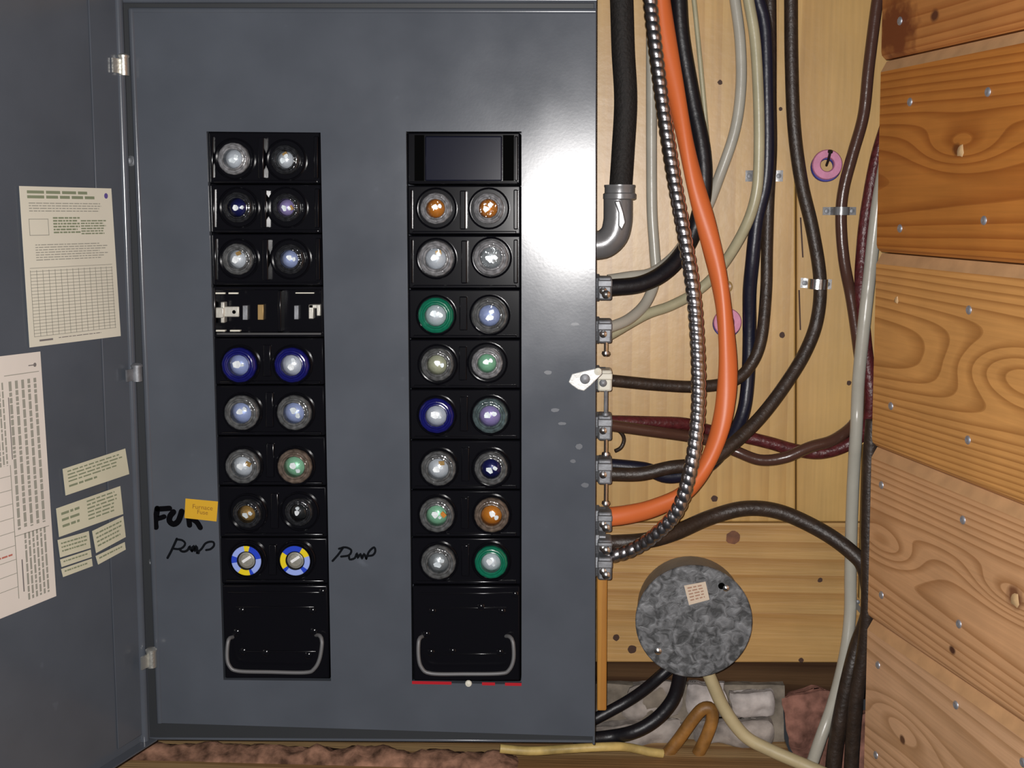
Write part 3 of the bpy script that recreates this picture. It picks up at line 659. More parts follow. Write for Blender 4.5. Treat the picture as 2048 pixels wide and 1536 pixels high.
m = MB(); pxbox(m, 617, 609, 638, 617, YB+0.003, YB+0.010); pxbox(m, 617, 609, 627, 638, YB+0.003, YB+0.010); pxbox(m, 633, 609, 641, 632, YB+0.001, YB+0.010); m.build('contact_clip', tin, ch, bevel=0.0007)
copper = plain('dull_brass', (0.42, 0.28, 0.12), 0.4, 0.8)
m = MB(); pxbox(m, 485, 611, 495, 640, YB+0.008, YB+0.012); m.build('contact_blade', zinc, ch, bevel=0.0004)
m = MB(); pxbox(m, 515, 609, 527, 640, YB+0.008, YB+0.012); m.build('contact_blade', copper, ch, bevel=0.0004)
m = MB(); pxbox(m, 588, 611, 597, 639, YB+0.008, YB+0.012); m.build('contact_blade', zinc, ch, bevel=0.0004)
m = MB()
for (a, b, c, d) in [(431,585,450,588),(457,585,476,588),(591,585,628,587),(432,660,450,663),(460,660,480,663)]: pxbox(m, a, b, c, d, YB-0.0022 if b > 600 else YB-0.0004, YB+0.002)
m.build('white_print', whitepl, ch)

# ------------------------------------------------------------------ plug fuses
clear = thin_glass('fuse_window_glass', (0.92,0.94,0.95), 0.06)
def rimmat(name, col, rough=0.14, bump=0.9):
    return plain(name, col, rough, 0.0, bump=bump, bscale=230, var=0.55 if bump > 0.5 else 0.15, vscale=210, coat=0.5)
RIM = {'clear': rimmat('smoky_glass_rim', (0.10,0.103,0.105), 0.1, 1.0), 'bright': rimmat('bright_glass_rim', (0.22,0.22,0.23), 0.1, 1.0), 'dark': rimmat('dark_glass_rim', (0.022,0.023,0.026), 0.1, 1.0), 'blue': rimmat('blue_rim', (0.008,0.009,0.12), 0.2, 0.2),
       'green': rimmat('green_rim', (0.006,0.15,0.085), 0.25, 0.2), 'warm': rimmat('warm_glass_rim', (0.13,0.10,0.08), 0.1, 1.0), 'teal': rimmat('teal_glass_rim', (0.075,0.105,0.11), 0.1, 1.0)}
def coremat(name, col, metal=0.0): return plain(name, col, 0.42, max(metal, 0.3), bump=0.5, bscale=170, coat=0.3)
CORE = {'white': coremat('white_core', (0.92,0.92,0.96)), 'blue': coremat('pale_blue_core', (0.55,0.62,0.98)), 'navy': coremat('navy_core', (0.012,0.014,0.12)), 'orange': coremat('orange_core', (0.85,0.28,0.03)),
        'mint': coremat('mint_core', (0.40,0.80,0.50)), 'cream': coremat('cream_core', (0.72,0.70,0.48)), 'dark': coremat('dark_core', (0.03,0.03,0.03)), 'silver': coremat('silver_core', (0.85,0.85,0.85), 0.8), 'violet': coremat('violet_core', (0.5,0.38,0.75)), 'amber': coremat('amber_core', (0.45,0.25,0.07))}
linkm = plain('link_glint_metal', (0.95,0.95,0.95), 0.5, 0.35, bump=0.3, bscale=300)  # link metal, its white taken from the glints in the fuses
brass = plain('fuse_brass', (0.55,0.40,0.15), 0.3, 1.0)
MESHC = {}
def part(key, name, mats, parent, c, maker, rot=0.0, sc=1.0):
    if key not in MESHC:
        m = MB(); maker(m); o = m.build(name, mats, None, origin=Vector((0,0,0))); MESHC[key] = o.data
        W = WORLD.pop(o.name); bpy.data.objects.remove(o)
    o = bpy.data.objects.new(name, MESHC[key]); COL.objects.link(o)
    link(o, Matrix.Translation(c) @ Matrix.Rotation(rot, 4, 'Y') @ Matrix.Diagonal((sc,1,sc,1)), parent); return o
R0 = 0.0146
AX = (0,-1,0)
def plug_fuse(px, py, rim, core, label, link_=True, scale=1.0, rot=0.0, tab=None, d0=0.0, labelring=False):
    c = U(px, py, YB-0.0005-d0)
    root = thing('plug_fuse', label, 'fuse', c, 'plug fuses in the panel')
    s = scale
    part('base', 'screw_base', brass, root, c, lambda m: m.lathe((0,0,0), AX, [(0.0115,-0.022),(0.012,-0.004),(0.0125,-0.0002),(0.0,-0.0002)], n=20), 0, s)
    part('rim'+rim, 'rim', RIM[rim], root, c, lambda m: m.lathe((0,0,0), AX, [(R0*.97,-0.0002),(R0,0.0012),(R0,0.0044),(R0*.965,0.0058),(R0*.88,0.0066),(R0*.82,0.0056),(R0*.76,0.0058),(R0*.70,0.0072),(R0*.64,0.0074),(R0*.60,0.0066),(R0*.57,0.005),(R0*.57,0.0008)], n=36, rmod=lambda k: 1.0 if k % 3 else 0.985), rot, s)
    part('core'+core, 'core', CORE[core], root, c, lambda m: m.lathe((0,0,0), AX, [(R0*.585,0.0004),(R0*.56,0.0012),(R0*.46,0.0031),(R0*.34,0.0046),(R0*.22,0.0055),(R0*.1,0.0059),(0,0.006)], n=24), rot, s)
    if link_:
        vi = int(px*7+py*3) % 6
        def mk(m):  # link pieces given the irregular shape of white glints
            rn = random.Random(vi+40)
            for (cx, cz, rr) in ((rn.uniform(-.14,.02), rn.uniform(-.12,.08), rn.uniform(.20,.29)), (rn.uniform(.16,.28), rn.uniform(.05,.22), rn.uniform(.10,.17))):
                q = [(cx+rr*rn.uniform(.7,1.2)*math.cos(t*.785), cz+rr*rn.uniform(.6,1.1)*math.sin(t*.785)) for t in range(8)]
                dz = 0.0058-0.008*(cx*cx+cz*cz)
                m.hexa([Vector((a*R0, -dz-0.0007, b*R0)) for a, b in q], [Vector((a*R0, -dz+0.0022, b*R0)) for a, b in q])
        part('link%d' % vi, 'link_glint', linkm, root, c, mk, rot, s)
    if tab:
        def mk2(m): m.box((R0*.22,-0.0046,R0*.30), (R0*.16,0.0008,R0*.12))
        part('tab'+tab, 'solder_tab', CORE[tab], root, c, mk2, rot, s)
    part('window', 'window', clear, root, c, lambda m: m.lathe((0,0,0), AX, [(R0*.61,0.0064),(R0*.52,0.0076),(R0*.35,0.0086),(R0*.15,0.0091),(0,0.0092)], n=24), 0, s)
    return root
rows_h = ['top', 'second', 'third', None, 'fifth', 'sixth', 'seventh', 'eighth', 'ninth']
H, Lh = 'hinge-side column', 'latch-side column'
def where(row, col, side): return '%s row of the %s, %s socket' % (row, col, side)
SP = [ # column, row, side, rim, core, look, kwargs
 (0,0,0,'bright','white','clear plug fuse with white core',dict(scale=.88,rot=.2)), (0,0,1,'dark','white','dark clear plug fuse with amber tab',dict(scale=.82,rot=-.6,tab='amber')),
 (0,1,0,'dark','navy','dark glass plug fuse with navy core',dict(scale=.86,rot=.5)), (0,1,1,'dark','violet','dark clear plug fuse with violet core',dict(scale=.80,rot=1.0,tab='amber')),
 (0,2,0,'clear','white','smoky plug fuse with bright core',dict(scale=.88,rot=-.4,tab='amber')), (0,2,1,'dark','blue','dark clear plug fuse with pale blue core',dict(scale=.85,rot=.8)),
 (0,4,0,'blue','blue','blue rimmed plug fuse',dict(rot=.4)), (0,4,1,'blue','white','blue rimmed plug fuse',dict(rot=-.7)),
 (0,5,0,'clear','blue','smoky plug fuse with blue core',dict(rot=.0)), (0,5,1,'clear','blue','smoky plug fuse with blue core',dict(rot=1.2)),
 (0,6,0,'clear','white','smoky plug fuse with amber tab',dict(rot=.5,tab='amber')), (0,6,1,'warm','mint','clear plug fuse with mint green core',dict(rot=1.4)),
 (0,7,0,'dark','amber','dark plug fuse with amber glint',dict(scale=.85,rot=.6)), (0,7,1,'dark','dark','black glass plug fuse with glint-shaped link',dict(scale=.82,rot=-1.0)),
 (1,1,0,'bright','orange','clear plug fuse with orange core',dict(scale=.86,rot=.3)), (1,1,1,'bright','orange','clear plug fuse with orange core',dict(scale=.86,rot=-.5)),
 (1,2,0,'bright','white','bright clear plug fuse with amber tab',dict(scale=.98,rot=-.2,tab='amber')), (1,2,1,'bright','silver','bright clear plug fuse with silver core',dict(scale=.98,rot=.7)),
 (1,3,0,'green','white','green rimmed plug fuse',dict(rot=.5)), (1,3,1,'clear','blue','clear plug fuse with bluish core',dict(rot=-.3)),
 (1,4,0,'clear','cream','clear plug fuse with cream core',dict(scale=.93,rot=.9)), (1,4,1,'bright','mint','clear plug fuse with pale green core',dict(scale=.88,rot=.2)),
 (1,5,0,'blue','white','blue rimmed plug fuse',dict(rot=.7)), (1,5,1,'teal','violet','teal tinted plug fuse with violet core',dict(rot=.1)),
 (1,6,0,'clear','white','clear plug fuse with amber tab',dict(rot=-.1,tab='amber')), (1,6,1,'clear','navy','clear plug fuse with navy core',dict(rot=.6,scale=.95)),
 (1,7,0,'clear','mint','clear plug fuse with pale core',dict(rot=.8,tab='orange')), (1,7,1,'warm','orange','warm glass plug fuse with orange core',dict(rot=1.2)),
 (1,8,0,'clear','silver','smoky plug fuse with silver core',dict(rot=.2)), (1,8,1,'green','white','green rimmed plug fuse',dict(rot=.9,scale=.95))]
for (col, row, side, rim, core, look, kw) in SP:
    px, py = (LF, RF)[col][row][side]
    plug_fuse(px, py, rim, core, look+', '+where(rows_h[row] if not (col and row == 3) else 'fourth', (H, Lh)[col], ('hinge-ward', 'latch-ward')[side]), **kw)
# the two pump fuses with printed blue and yellow rings
ringb = plain('label_blue', (0.02,0.06,0.55), 0.3, coat=0.3); ringy = plain('label_yellow', (0.80,0.62,0.02), 0.3, coat=0.3); ringp = plain('label_pale_blue', (0.32,0.42,0.85), 0.3, coat=0.3)
bodyb = plain('fuse_body_grey', (0.30,0.29,0.25), 0.5, 0.3, bump=0.6, bscale=200)
for j, (px, py) in enumerate(LF[8]):
    c = U(px, py, YB-0.0005); s = 0.92
    root = thing('plug_fuse', 'time delay fuse with blue and yellow ring, by the PUMP writing, %s socket' % ('hinge-ward', 'latch-ward')[j], 'fuse', c, 'plug fuses in the panel')
    part('base', 'screw_base', brass, root, c, None, 0, s)
    segs = [(-10,60,ringp),(60,75,ringb),(75,125,ringy),(125,170,ringp),(170,200,ringb),(200,262,ringp),(262,285,ringy),(285,350,ringb)] if j == 0 else [(-20,35,ringp),(35,55,ringb),(55,130,ringp),(130,145,ringb),(145,215,ringy),(215,300,ringb),(300,340,ringy)]
    def mkb(m): m.lathe((0,0,0), AX, [(R0*.98,-0.0002),(R0,0.001),(R0,0.0048),(R0*.97,0.0054),(R0*.55,0.0054),(R0*.55,0.0002)], n=36)
    part('pumpbody', 'body', bakelite_gloss, root, c, mkb, 0, s)
    for (a0, a1, mt) in segs:
        m = MB(); n = max(2, int((a1-a0)/8)); vs = []
        for i in range(n+1):
            a = math.radians(a0+(a1-a0)*i/n); dx, dz = math.cos(a), -math.sin(a)
            for (r, d) in ((.60,.0055),(.62,.0059),(.92,.0059),(.95,.0055)): vs.append(c+Vector((dx*R0*r*s, -d, dz*R0*r*s)))
        m.add(vs, [[i*4+q, i*4+q+1, (i+1)*4+q+1, (i+1)*4+q] for i in range(n) for q in range(3)]); m.build('label_segment', mt, root)
    part('pumpcentre', 'centre_cap', bodyb, root, c, lambda m: m.lathe((0,0,0), AX, [(R0*.55,0.001),(R0*.53,0.0035),(R0*.42,0.0042),(R0*.38,0.003),(R0*.1,0.0034),(0,0.0034)], n=24), 0, s)
    m = MB(); m.box(c+Vector((0,-0.0040,0.001)), (R0*.3,0.0006,R0*.08), Vector((math.cos(.6),0,math.sin(.6))), Vector((0,1,0)), Vector((-math.sin(.6),0,math.cos(.6)))); m.build('link_glint', linkm, root)

# ------------------------------------------------------------------ pull-out blocks with wire bails
wirem = plain('grey_wire', (0.16,0.16,0.165), 0.5, 0.3)
def pullout(c4, y0, y1, hp, screws, label):
    a0, b0 = colx(c4, y0); a1, b1 = colx(c4, y1)
    root = thing('fuse_pullout', label, 'fuse block', U((a1+b1)/2, y1, 0.03), 'fuse pull-out blocks')
    q = [(a0+3,y0+2),(b0-3,y0+2),(b1-3,y1-3),(a1+3,y1-3)]; p = [U(a, b, 0.001) for a, b in q]
    m = MB(); m.hexa(p, [Vector((v.x, 0.06, v.z)) for v in p]); body = m.build('body', bakelite, root, bevel=0.0015)
    m = MB()
    pxbox(m, a0+14, y0+16, b0-14, y0+19, -0.0001, 0.003); pxbox(m, a0+30, y0+45, b0-30, y0+48, -0.0001, 0.003); pxbox(m, a1+30, y1-58, b1-30, y1-55, -0.0001, 0.003)
    m.build('rib', bakelite_gloss, body, bevel=0.0004)
    for (a, b) in screws:
        m = MB(); m.lathe(U(a, b, 0.0012), AX, [(0.0034,0),(0.0032,0.0010),(0.0018,0.0020),(0,0.0022)], n=14); m.build('boss', bakelite_gloss, body)
    P = spline([U(a, b, Y) for a, b, Y in hp], 0.002); m = MB(); m.tube(P, 0.0017, n=10); m.build('bail_handle', wirem, root)
    return root
pullout(A4, 1168, 1360, [(466,1274,0.002),(457,1280,-0.005),(454,1312,-0.008),(459,1332,-0.009),(476,1342,-0.009),(540,1344,-0.009),(610,1345,-0.009),(628,1338,-0.009),(639,1318,-0.008),(644,1285,-0.006),(640,1272,-0.003),(632,1270,0.002)],
        [(484,1221),(625,1221),(474,1264),(628,1262),(532,1305),(617,1310),(645,1183),(487,1302)], 'black pull-out block with wire bail, foot of the hinge-side column')
pullout(B4, 1170, 1365, [(846,1272,0.002),(838,1280,-0.005),(837,1312,-0.008),(843,1335,-0.009),(862,1347,-0.009),(930,1348,-0.009),(1000,1347,-0.009),(1018,1340,-0.009),(1027,1318,-0.008),(1026,1285,-0.006),(1020,1274,-0.003),(1012,1272,0.002)],
        [(865,1222),(1004,1222),(962,1213),(853,1268),(905,1302),(1000,1304),(862,1304),(1030,1188)], 'black pull-out block with wire bail above the red paint edge')

# ------------------------------------------------------------------ cables
CABLES = []
def cable(name, cp, rpx, mat, label, n=14, ell=None, rfun=None, step=0.004, group=None):
    P = spline([U(a, b, Y) for a, b, Y in cp], 0.0055); r = rpx*mpp(P[len(P)//2])
    CABLES.append(dict(name=name, P=P, r=r, R=r*(1.18 if ell else 1.0), mat=mat, label=label, n=n, ell=ell, rfun=rfun, step=step))
def settle(rounds=140):
    """let crossing cables slide apart in depth until they only touch"""
    from mathutils.kdtree import KDTree
    tot = sum(len(c['P']) for c in CABLES)
    for it in range(rounds):
        kd = KDTree(tot); idx = []
        for ci, c in enumerate(CABLES):
            for pi, p in enumerate(c['P']): kd.insert(p, len(idx)); idx.append((ci, pi))
        kd.balance(); D = [[0.0]*len(c['P']) for c in CABLES]; hit = 0
        for ci, c in enumerate(CABLES):
            for pi, p in enumerate(c['P']):
                for (q, k, d) in kd.find_range(p, c['R']+0.014):
                    cj, pj = idx[k]
                    if cj == ci: continue
                    need = c['R']+CABLES[cj]['R']+0.0006
                    if d < need:
                        hit += 1; s_ = 1 if (p.y > q.y or (p.y == q.y and ci > cj)) else -1
                        D[ci][pi] += s_*min(0.0012, (need-d)*0.5)
        if not hit: break
        for ci, c in enumerate(CABLES):
            P = c['P']; n = len(P); d = D[ci]
            for _ in range(3): d = [(d[max(i-1,0)]+2*d[i]+d[min(i+1,n-1)])/4 for i in range(n)]
            for i in range(n):
                if abs(d[i]) > 1e-7:
                    v = P[i]-CAM; v = v/v.y; y2 = P[i].y+max(-0.002, min(0.002, d[i]*1.6))
                    if P[i].z > ZB: y2 = min(y2, YW-0.0006-c['R'])
                    P[i] = CAM+v*(y2-CAM.y)
ZB = U(1500, 1335, YW).z
cable('power_cable', [(1240,-60,.060),(1243,0,.060),(1246,100,.060),(1251,200,.060),(1246,300,.060),(1240,390,.055)], 23, c_black, 'thick black cloth-covered service cable running down into the grey elbow')
PITCH = 0.0074
cable('armored_cable', [(1296,-60,.060),(1300,0,.060),(1310,90,.057),(1328,230,.053),(1348,360,.048),(1370,480,.040),(1386,580,.032),(1394,680,.026),(1397,780,.021),(1393,860,.018),(1380,945,.017),(1355,1020,.022),(1310,1070,.032),(1262,1100,.044),(1216,1114,.052)], 15.5, c_armor, 'ribbed steel armoured cable hanging in front of the other cables', n=16, step=0.00055,
      rfun=lambda L, a: 0.86+0.14*abs(math.sin(math.pi*L/PITCH+a/2))**0.8)
cable('orange_cable', [(1318,-60,.075),(1324,0,.075),(1338,110,.070),(1360,230,.064),(1386,350,.058),(1415,460,.052),(1440,570,.047),(1453,670,.043),(1455,760,.040),(1442,850,.037),(1412,930,.037),(1370,985,.039),(1310,1015,.043),(1260,1028,.048),(1216,1034,.052)], 16, c_orange, 'bright orange flat cable looping behind the armoured cable', ell=(1.25, 22), n=18)
cable('black_cable', [(1356,-60,.085),(1358,0,.085),(1364,80,.085),(1385,200,.084),(1406,310,.080),(1405,400,.078),(1380,480,.076),(1340,535,.066),(1285,567,.057),(1216,576,.050)], 17, c_black2, 'thick black rubber cable curving into the screw clamp under the elbow')
cable('white_cable', [(1303,-60,.093),(1303,100,.093),(1303,300,.093),(1304,420,.092),(1309,500,.091),(1311,555,.089),(1292,605,.076),(1258,638,.058),(1216,656,.043)], 11, c_white, 'grey white cable hanging straight down behind the armoured cable')
cable('white_cable', [(1462,-60,.093),(1470,0,.093),(1480,80,.093),(1482,170,.093),(1470,260,.093),(1440,350,.0935),(1412,420,.094),(1385,460,.094),(1350,510,.090),(1305,545,.077),(1260,553,.070),(1216,560,.066)], 11, c_white, 'glossy grey white cable bowing out between the black and ivory cables')
cable('ivory_cable', [(1488,-60,.063),(1497,0,.063),(1510,80,.063),(1517,200,.063),(1518,310,.063),(1512,390,.063),(1488,460,.068),(1442,535,.080),(1395,582,.088),(1340,612,.084),(1290,630,.078),(1216,672,.066)], 11, c_ivory, 'ivory cable crossing over the navy black cable')
cable('thin_wire', [(1380,-60,.0965),(1388,0,.0965),(1400,120,.0965),(1412,250,.0965),(1417,330,.0965),(1412,420,.0985)], 5, c_ivory, 'thin ivory wire beside the thick black rubber cable')
cable('navy_cable', [(1500,-60,.076),(1516,0,.076),(1530,60,.076),(1534,200,.076),(1535,300,.076),(1530,370,.077),(1514,440,.080),(1505,520,.082),(1499,585,.088),(1499,660,.0935),(1496,760,.0935),(1485,830,.088),(1455,888,.078),(1410,935,.070),(1340,953,.064),(1290,938,.062),(1216,930,.060)], 14, c_navy, 'navy black cable curving down under the chocolate brown cables')
cable('brown_cable', [(1540,-60,.0905),(1541,100,.0905),(1541,200,.0905),(1542,300,.0905),(1537,400,.0915),(1534,500,.0915),(1532,585,.088),(1522,680,.081),(1500,732,.078),(1465,762,.074),(1400,773,.068),(1320,770,.062),(1216,760,.052)], 12, c_brown, 'brown cable bending level into the white plastic clamp')
cable('brown_cable', [(1582,-60,.0925),(1582,0,.0925),(1583,120,.0925),(1588,250,.0925),(1602,360,.0925),(1625,460,.0925),(1640,560,.091),(1634,640,.090),(1610,705,.086),(1570,770,.079),(1520,835,.070),(1465,888,.060),(1410,925,.051),(1340,935,.047),(1280,948,.047),(1216,948,.046)], 13.5, c_brown, 'long dark brown cable held by the bright pipe strap')
cable('chocolate_cable', [(1768,-60,.091),(1755,0,.091),(1738,130,.091),(1727,230,.091),(1705,310,.091),(1687,380,.091),(1682,440,.091),(1688,520,.091),(1703,600,.0925),(1716,690,.094),(1724,770,.094),(1714,838,.092),(1670,878,.084),(1620,894,.078),(1570,915,.077),(1520,920,.082),(1470,902,.089),(1420,882,.088),(1370,872,.077),(1300,862,.063),(1216,850,.050)], 11.5, c_choc, 'glossy chocolate brown cable through the open strap beside the planks')
cable('red_cable', [(1790,200,.0935),(1755,310,.0935),(1734,420,.0935),(1725,500,.0935),(1722,580,.088),(1730,680,.080),(1742,800,.082),(1728,862,.087),(1690,892,.0925),(1640,906,.0935),(1590,900,.0935),(1540,886,.0935),(1480,872,.0935),(1420,862,.092),(1370,848,.082),(1300,845,.071),(1216,843,.064)], 13, c_red, 'oxblood red cable emerging from behind the planks')
cable('white_cable', [(1775,300,.073),(1757,400,.073),(1748,470,.073),(1738,560,.075),(1728,650,.077),(1717,760,.079),(1713,850,.082),(1707,950,.087),(1703,1050,.092),(1701,1150,.0925),(1700,1230,.091),(1690,1310,.085),(1668,1400,.080),(1640,1480,.075),(1614,1556,.070)], 12.5, c_white, 'thick grey white cable running down beside the plank wall')
cable('brown_cable', [(1216,1086,.052),(1290,1081,.060),(1350,1065,.074),(1420,1035,.089),(1490,1017,.0925),(1560,1024,.0925),(1640,1060,.087),(1700,1102,.077),(1730,1140,.072),(1738,1220,.072),(1712,1300,.074),(1688,1400,.072),(1670,1500,.070),(1662,1600,.068)], 16, c_brown, 'brown cable arching above the round metal box and over the white cable')
cable('brown_cable', [(1746,840,.058),(1739,950,.058),(1737,1100,.056),(1736,1220,.054),(1727,1310,.056),(1712,1400,.058),(1704,1500,.060),(1700,1600,.060)], 15, c_brown, 'dark brown cable wedged against the plank ends')
cable('black_cable', [(1352,1325,.085),(1325,1348,.085),(1290,1378,.088),(1250,1405,.090),(1185,1440,.085),(1150,1455,.088)], 11.5, c_black2, 'black cable from the round metal box, upper of the two')
cable('black_cable', [(1362,1330,.080),(1358,1360,.080),(1345,1400,.080),(1310,1440,.078),(1260,1466,.075),(1185,1478,.072),(1150,1480,.080)], 14, c_black2, 'black cable from the round metal box, lower of the two')
cable('cream_cable', [(1408,1325,.080),(1422,1360,.080),(1450,1420,.080),(1490,1472,.078),(1540,1500,.074),(1600,1526,.066),(1650,1548,.060)], 13, c_cream, 'cream cable leading from the round metal box to the sill')
cable('amber_cable', [(1334,1508,.098),(1358,1478,.098),(1385,1440,.097),(1405,1418,.097),(1422,1418,.097),(1424,1440,.097),(1412,1475,.097),(1396,1508,.098)], 13, c_amber, 'amber brown bent cable loop standing on the sill')
cable('amber_cable', [(1000,1497,.055),(1060,1502,.058),(1130,1498,.065),(1200,1494,.072),(1250,1494,.078),(1300,1504,.082),(1325,1507,.085)], 9, plain('yellowed_sheath', (0.50,0.37,0.13), 0.5, bump=0.4, bscale=120, var=0.4, vscale=50), 'yellowed cable lying along the sill below the box corner')
cable('bent_wire', [(1212,856,.088),(1238,862,.088),(1248,878,.09),(1242,895,.09),(1230,902,.088)], 4, c_brown, 'short curled brown wire end below the chocolate brown cable')

settle()
for c in CABLES:
    m = MB(); m.tube(spline(c['P'], c['step']), c['r'], n=c['n'], ell=c['ell'], rfun=c['rfun'])
    tag(m.build(c['name'], c['mat'], None, smooth=60), c['label'], 'cable')
def depth_at(px, py, key):
    """depth of the cable whose label holds key where it passes the sight line"""
    best = None
    for c in CABLES:
        if key in c['label']:
            for p in c['P']:
                d = p-CAM; e = math.hypot(1024+F*d.dot(r_)/d.dot(f_)-px, 768-F*d.dot(u_)/d.dot(f_)-py)
                if best is None or e < best[0]: best = (e, p.y)
    return best[1]
# ------------------------------------------------------------------ grey elbow
eb = thing('conduit_elbow', 'grey cast elbow fitting joining the thick black cable to the box', 'elbow fitting', U(1200, 490, 0.055))
P = spline([U(1236,392,.055), U(1236,420,.055), U(1235,445,.055), U(1228,470,.055), U(1210,487,.055), U(1190,491,.055)], 0.002)
m = MB(); m.tube(P, 29*mpp(P[0]), n=24, rfun=lambda L, a: 1.0); m.build('body', castgrey, eb, smooth=50)
m = MB(); c = U(1239,400,.055); k = mpp(c); m.lathe(c, (0,0,1), [(29*k,0),(33*k,0.001),(33*k,0.005),(30*k,0.006),(30*k,0.010),(31*k,0.011),(31*k,0.0125),(24*k,0.0125)], n=26); m.build('collar', castgrey, eb)
m = MB(); q = [(1228,402),(1240,400),(1248,425),(1252,445),(1244,462),(1236,452),(1236,425)]
m.hexa([U(a,b,.055-29*k-0.0008) for a,b in q], [U(a,b,.055-29*k+0.004) for a,b in q]); m.build('inspection_plate', castgrey, eb, bevel=0.0012)
# ------------------------------------------------------------------ cable clamps on the box side
def clamp(py, h, mat, label, shaft=None, screwm=None, dome=False, x1=1224):
    c = U(1209, py, .050); k = mpp(c); xb = U(1191, py, 0.0).x
    root = thing('cable_clamp', label, 'cable clamp', c, 'cable clamps along the box side')
    x0 = xb+0.0004; w2 = (U(x1, py, .05).x-x0)/2; cx = x0+w2
    m = MB(); m.lathe(Vector((x0, 0.05, c.z)), (1,0,0), [(0.0115,0),(0.0115,0.0028),(0.010,0.0034),(0.010,2*w2*0.6)], n=8); m.build('locknut', zinc, root, smooth=20)
    m = MB(); m.box((cx+w2*.1, 0.046, c.z), (w2*.85, 0.012, h*k/2)); m.build('body', mat, root, bevel=0.0018)
    m = MB(); m.box((cx+w2*.1, 0.0335, c.z+h*k*.22), (w2*.9, 0.0022, h*k*.16)); m.build('strap', mat, root, bevel=0.0012)
    sm = screwm or chrome
    if shaft:
        a = Vector((cx+w2*.25, 0.036, c.z-h*k*.4)); L = shaft*k
        m = MB(); m.tube([a, a-Vector((0,0,L*.5)), a-Vector((0,0,L))], 0.0017, n=8); m.lathe(a-Vector((0,0,L)), (0,0,-1), [(0.0032,-0.002),(0.0036,0),(0.0025,0.0016),(0,0.002)], n=12); m.build('screw', sm, root)
    else:
        a = Vector((cx+w2*.25, 0.0335, c.z-h*k*.25)); m = MB(); m.lathe(a, AX, [(0.0038,0),(0.0036,0.0016),(0.002,0.0028),(0,0.003)], n=14); m.build('screw', sm, root)
    m = MB(); a = Vector((cx-w2*.1, 0.0345, c.z-h*k*.1)); m.lathe(a, AX, [(0.0034,0),(0.0032,0.0014),(0.0016,0.0024),(0,0.0026)], n=14); m.build('screw', sm, root)
clamp(575, 46, zinc, 'bright two-screw clamp gripping the thick black rubber cable')
clamp(660, 46, zinc, 'dull metal clamp gripping the straight grey white cable', shaft=26)
clamp(757, 42, whitepl, 'white plastic clamp beside the door latch', shaft=52, screwm=zinc)
clamp(850, 50, zinc, 'metal clamp gripping the chocolate and red cables', shaft=34)
clamp(937, 50, zinc, 'metal clamp gripping the navy and dark brown cables', shaft=44)
clamp(1036, 40, zinc, 'metal clamp gripping the orange cable')
clamp(1084, 26, zinc, 'low metal clamp gripping the arching brown cable')
clamp(1128, 46, zinc, 'round-ended metal clamp gripping the armoured cable')

# ------------------------------------------------------------------ straps and insulators on the boards
def strap(px, py, wpx, hpx, mat, label, cab_r, rot=0.0, Yc=0.0905, key=None):
    if key: Yc = depth_at(px, py, key)
    c = U(px, py, Yc); k = mpp(c); root = thing('pipe_strap', label, 'cable strap', U(px, py, YW))
    r = cab_r*k+0.0019; hw = hpx*k/2
    X = Vector((math.cos(rot),0,math.sin(rot))); Z = Vector((-math.sin(rot),0,math.cos(rot)))
    # arch over the cable with two flat ears on the board
    prof = [(-wpx*k/2, YW-c.y-0.0016), (-r-0.001, YW-c.y-0.0016), (-r, 0.0)] + [(-r*math.cos(math.pi*t/8), -r*math.sin(math.pi*t/8)) for t in range(1, 8)] + [(r, 0.0), (r+0.001, YW-c.y-0.0016), (wpx*k/2, YW-c.y-0.0016)]
    m = MB(); vs = []
    for (a, b) in prof:
        sgn = 1.0
        for z in (-hw, hw): vs.append(c+X*a+Vector((0,b,0))+Z*z)
    for (a, b) in prof:
        ln = math.hypot(a, b) or 1; e = 0.0009
        for z in (-hw, hw): vs.append(c+X*(a)+Vector((0,b-e,0))+Z*z)
    n = len(prof); N2 = 2*n; fs = []
    for i in range(n-1):
        a = 2*i; fs += [[a, a+1, a+3, a+2], [N2+a, N2+a+2, N2+a+3, N2+a+1], [a, a+2, N2+a+2, N2+a], [a+1, N2+a+1, N2+a+3, a+3]]
    fs += [[0, N2, N2+1, 1], [2*n-2, 2*n-1, N2+2*n-1, N2+2*n-2]]
    m.add(vs, fs); m.build('band', mat, root, smooth=35)
    for s in (-1, 1):
        p = c+X*(s*(wpx*k/2-0.0035)); p.y = YW-0.0026
        m = MB(); m.lathe(p, AX, [(0.0022,0),(0.002,0.0010),(0,0.0016)], n=10); m.build('nail', zinc, root)
strap(1635, 568, 62, 20, chrome, 'bright metal strap holding the long dark brown cable', 15.5, rot=-0.05, key='long dark brown')
strap(1682, 422, 66, 16, castgrey, 'dull open strap holding the chocolate brown cable', 11.5, rot=0.0, key='through the open strap')
strap(1528, 352, 74, 22, castgrey, 'dull grey strap behind the ivory and navy cables', 2, Yc=0.0988)
strap(1743, 1222, 46, 14, castgrey, 'dark strap holding the brown cables beside the plank seam', 17, key='arching above')
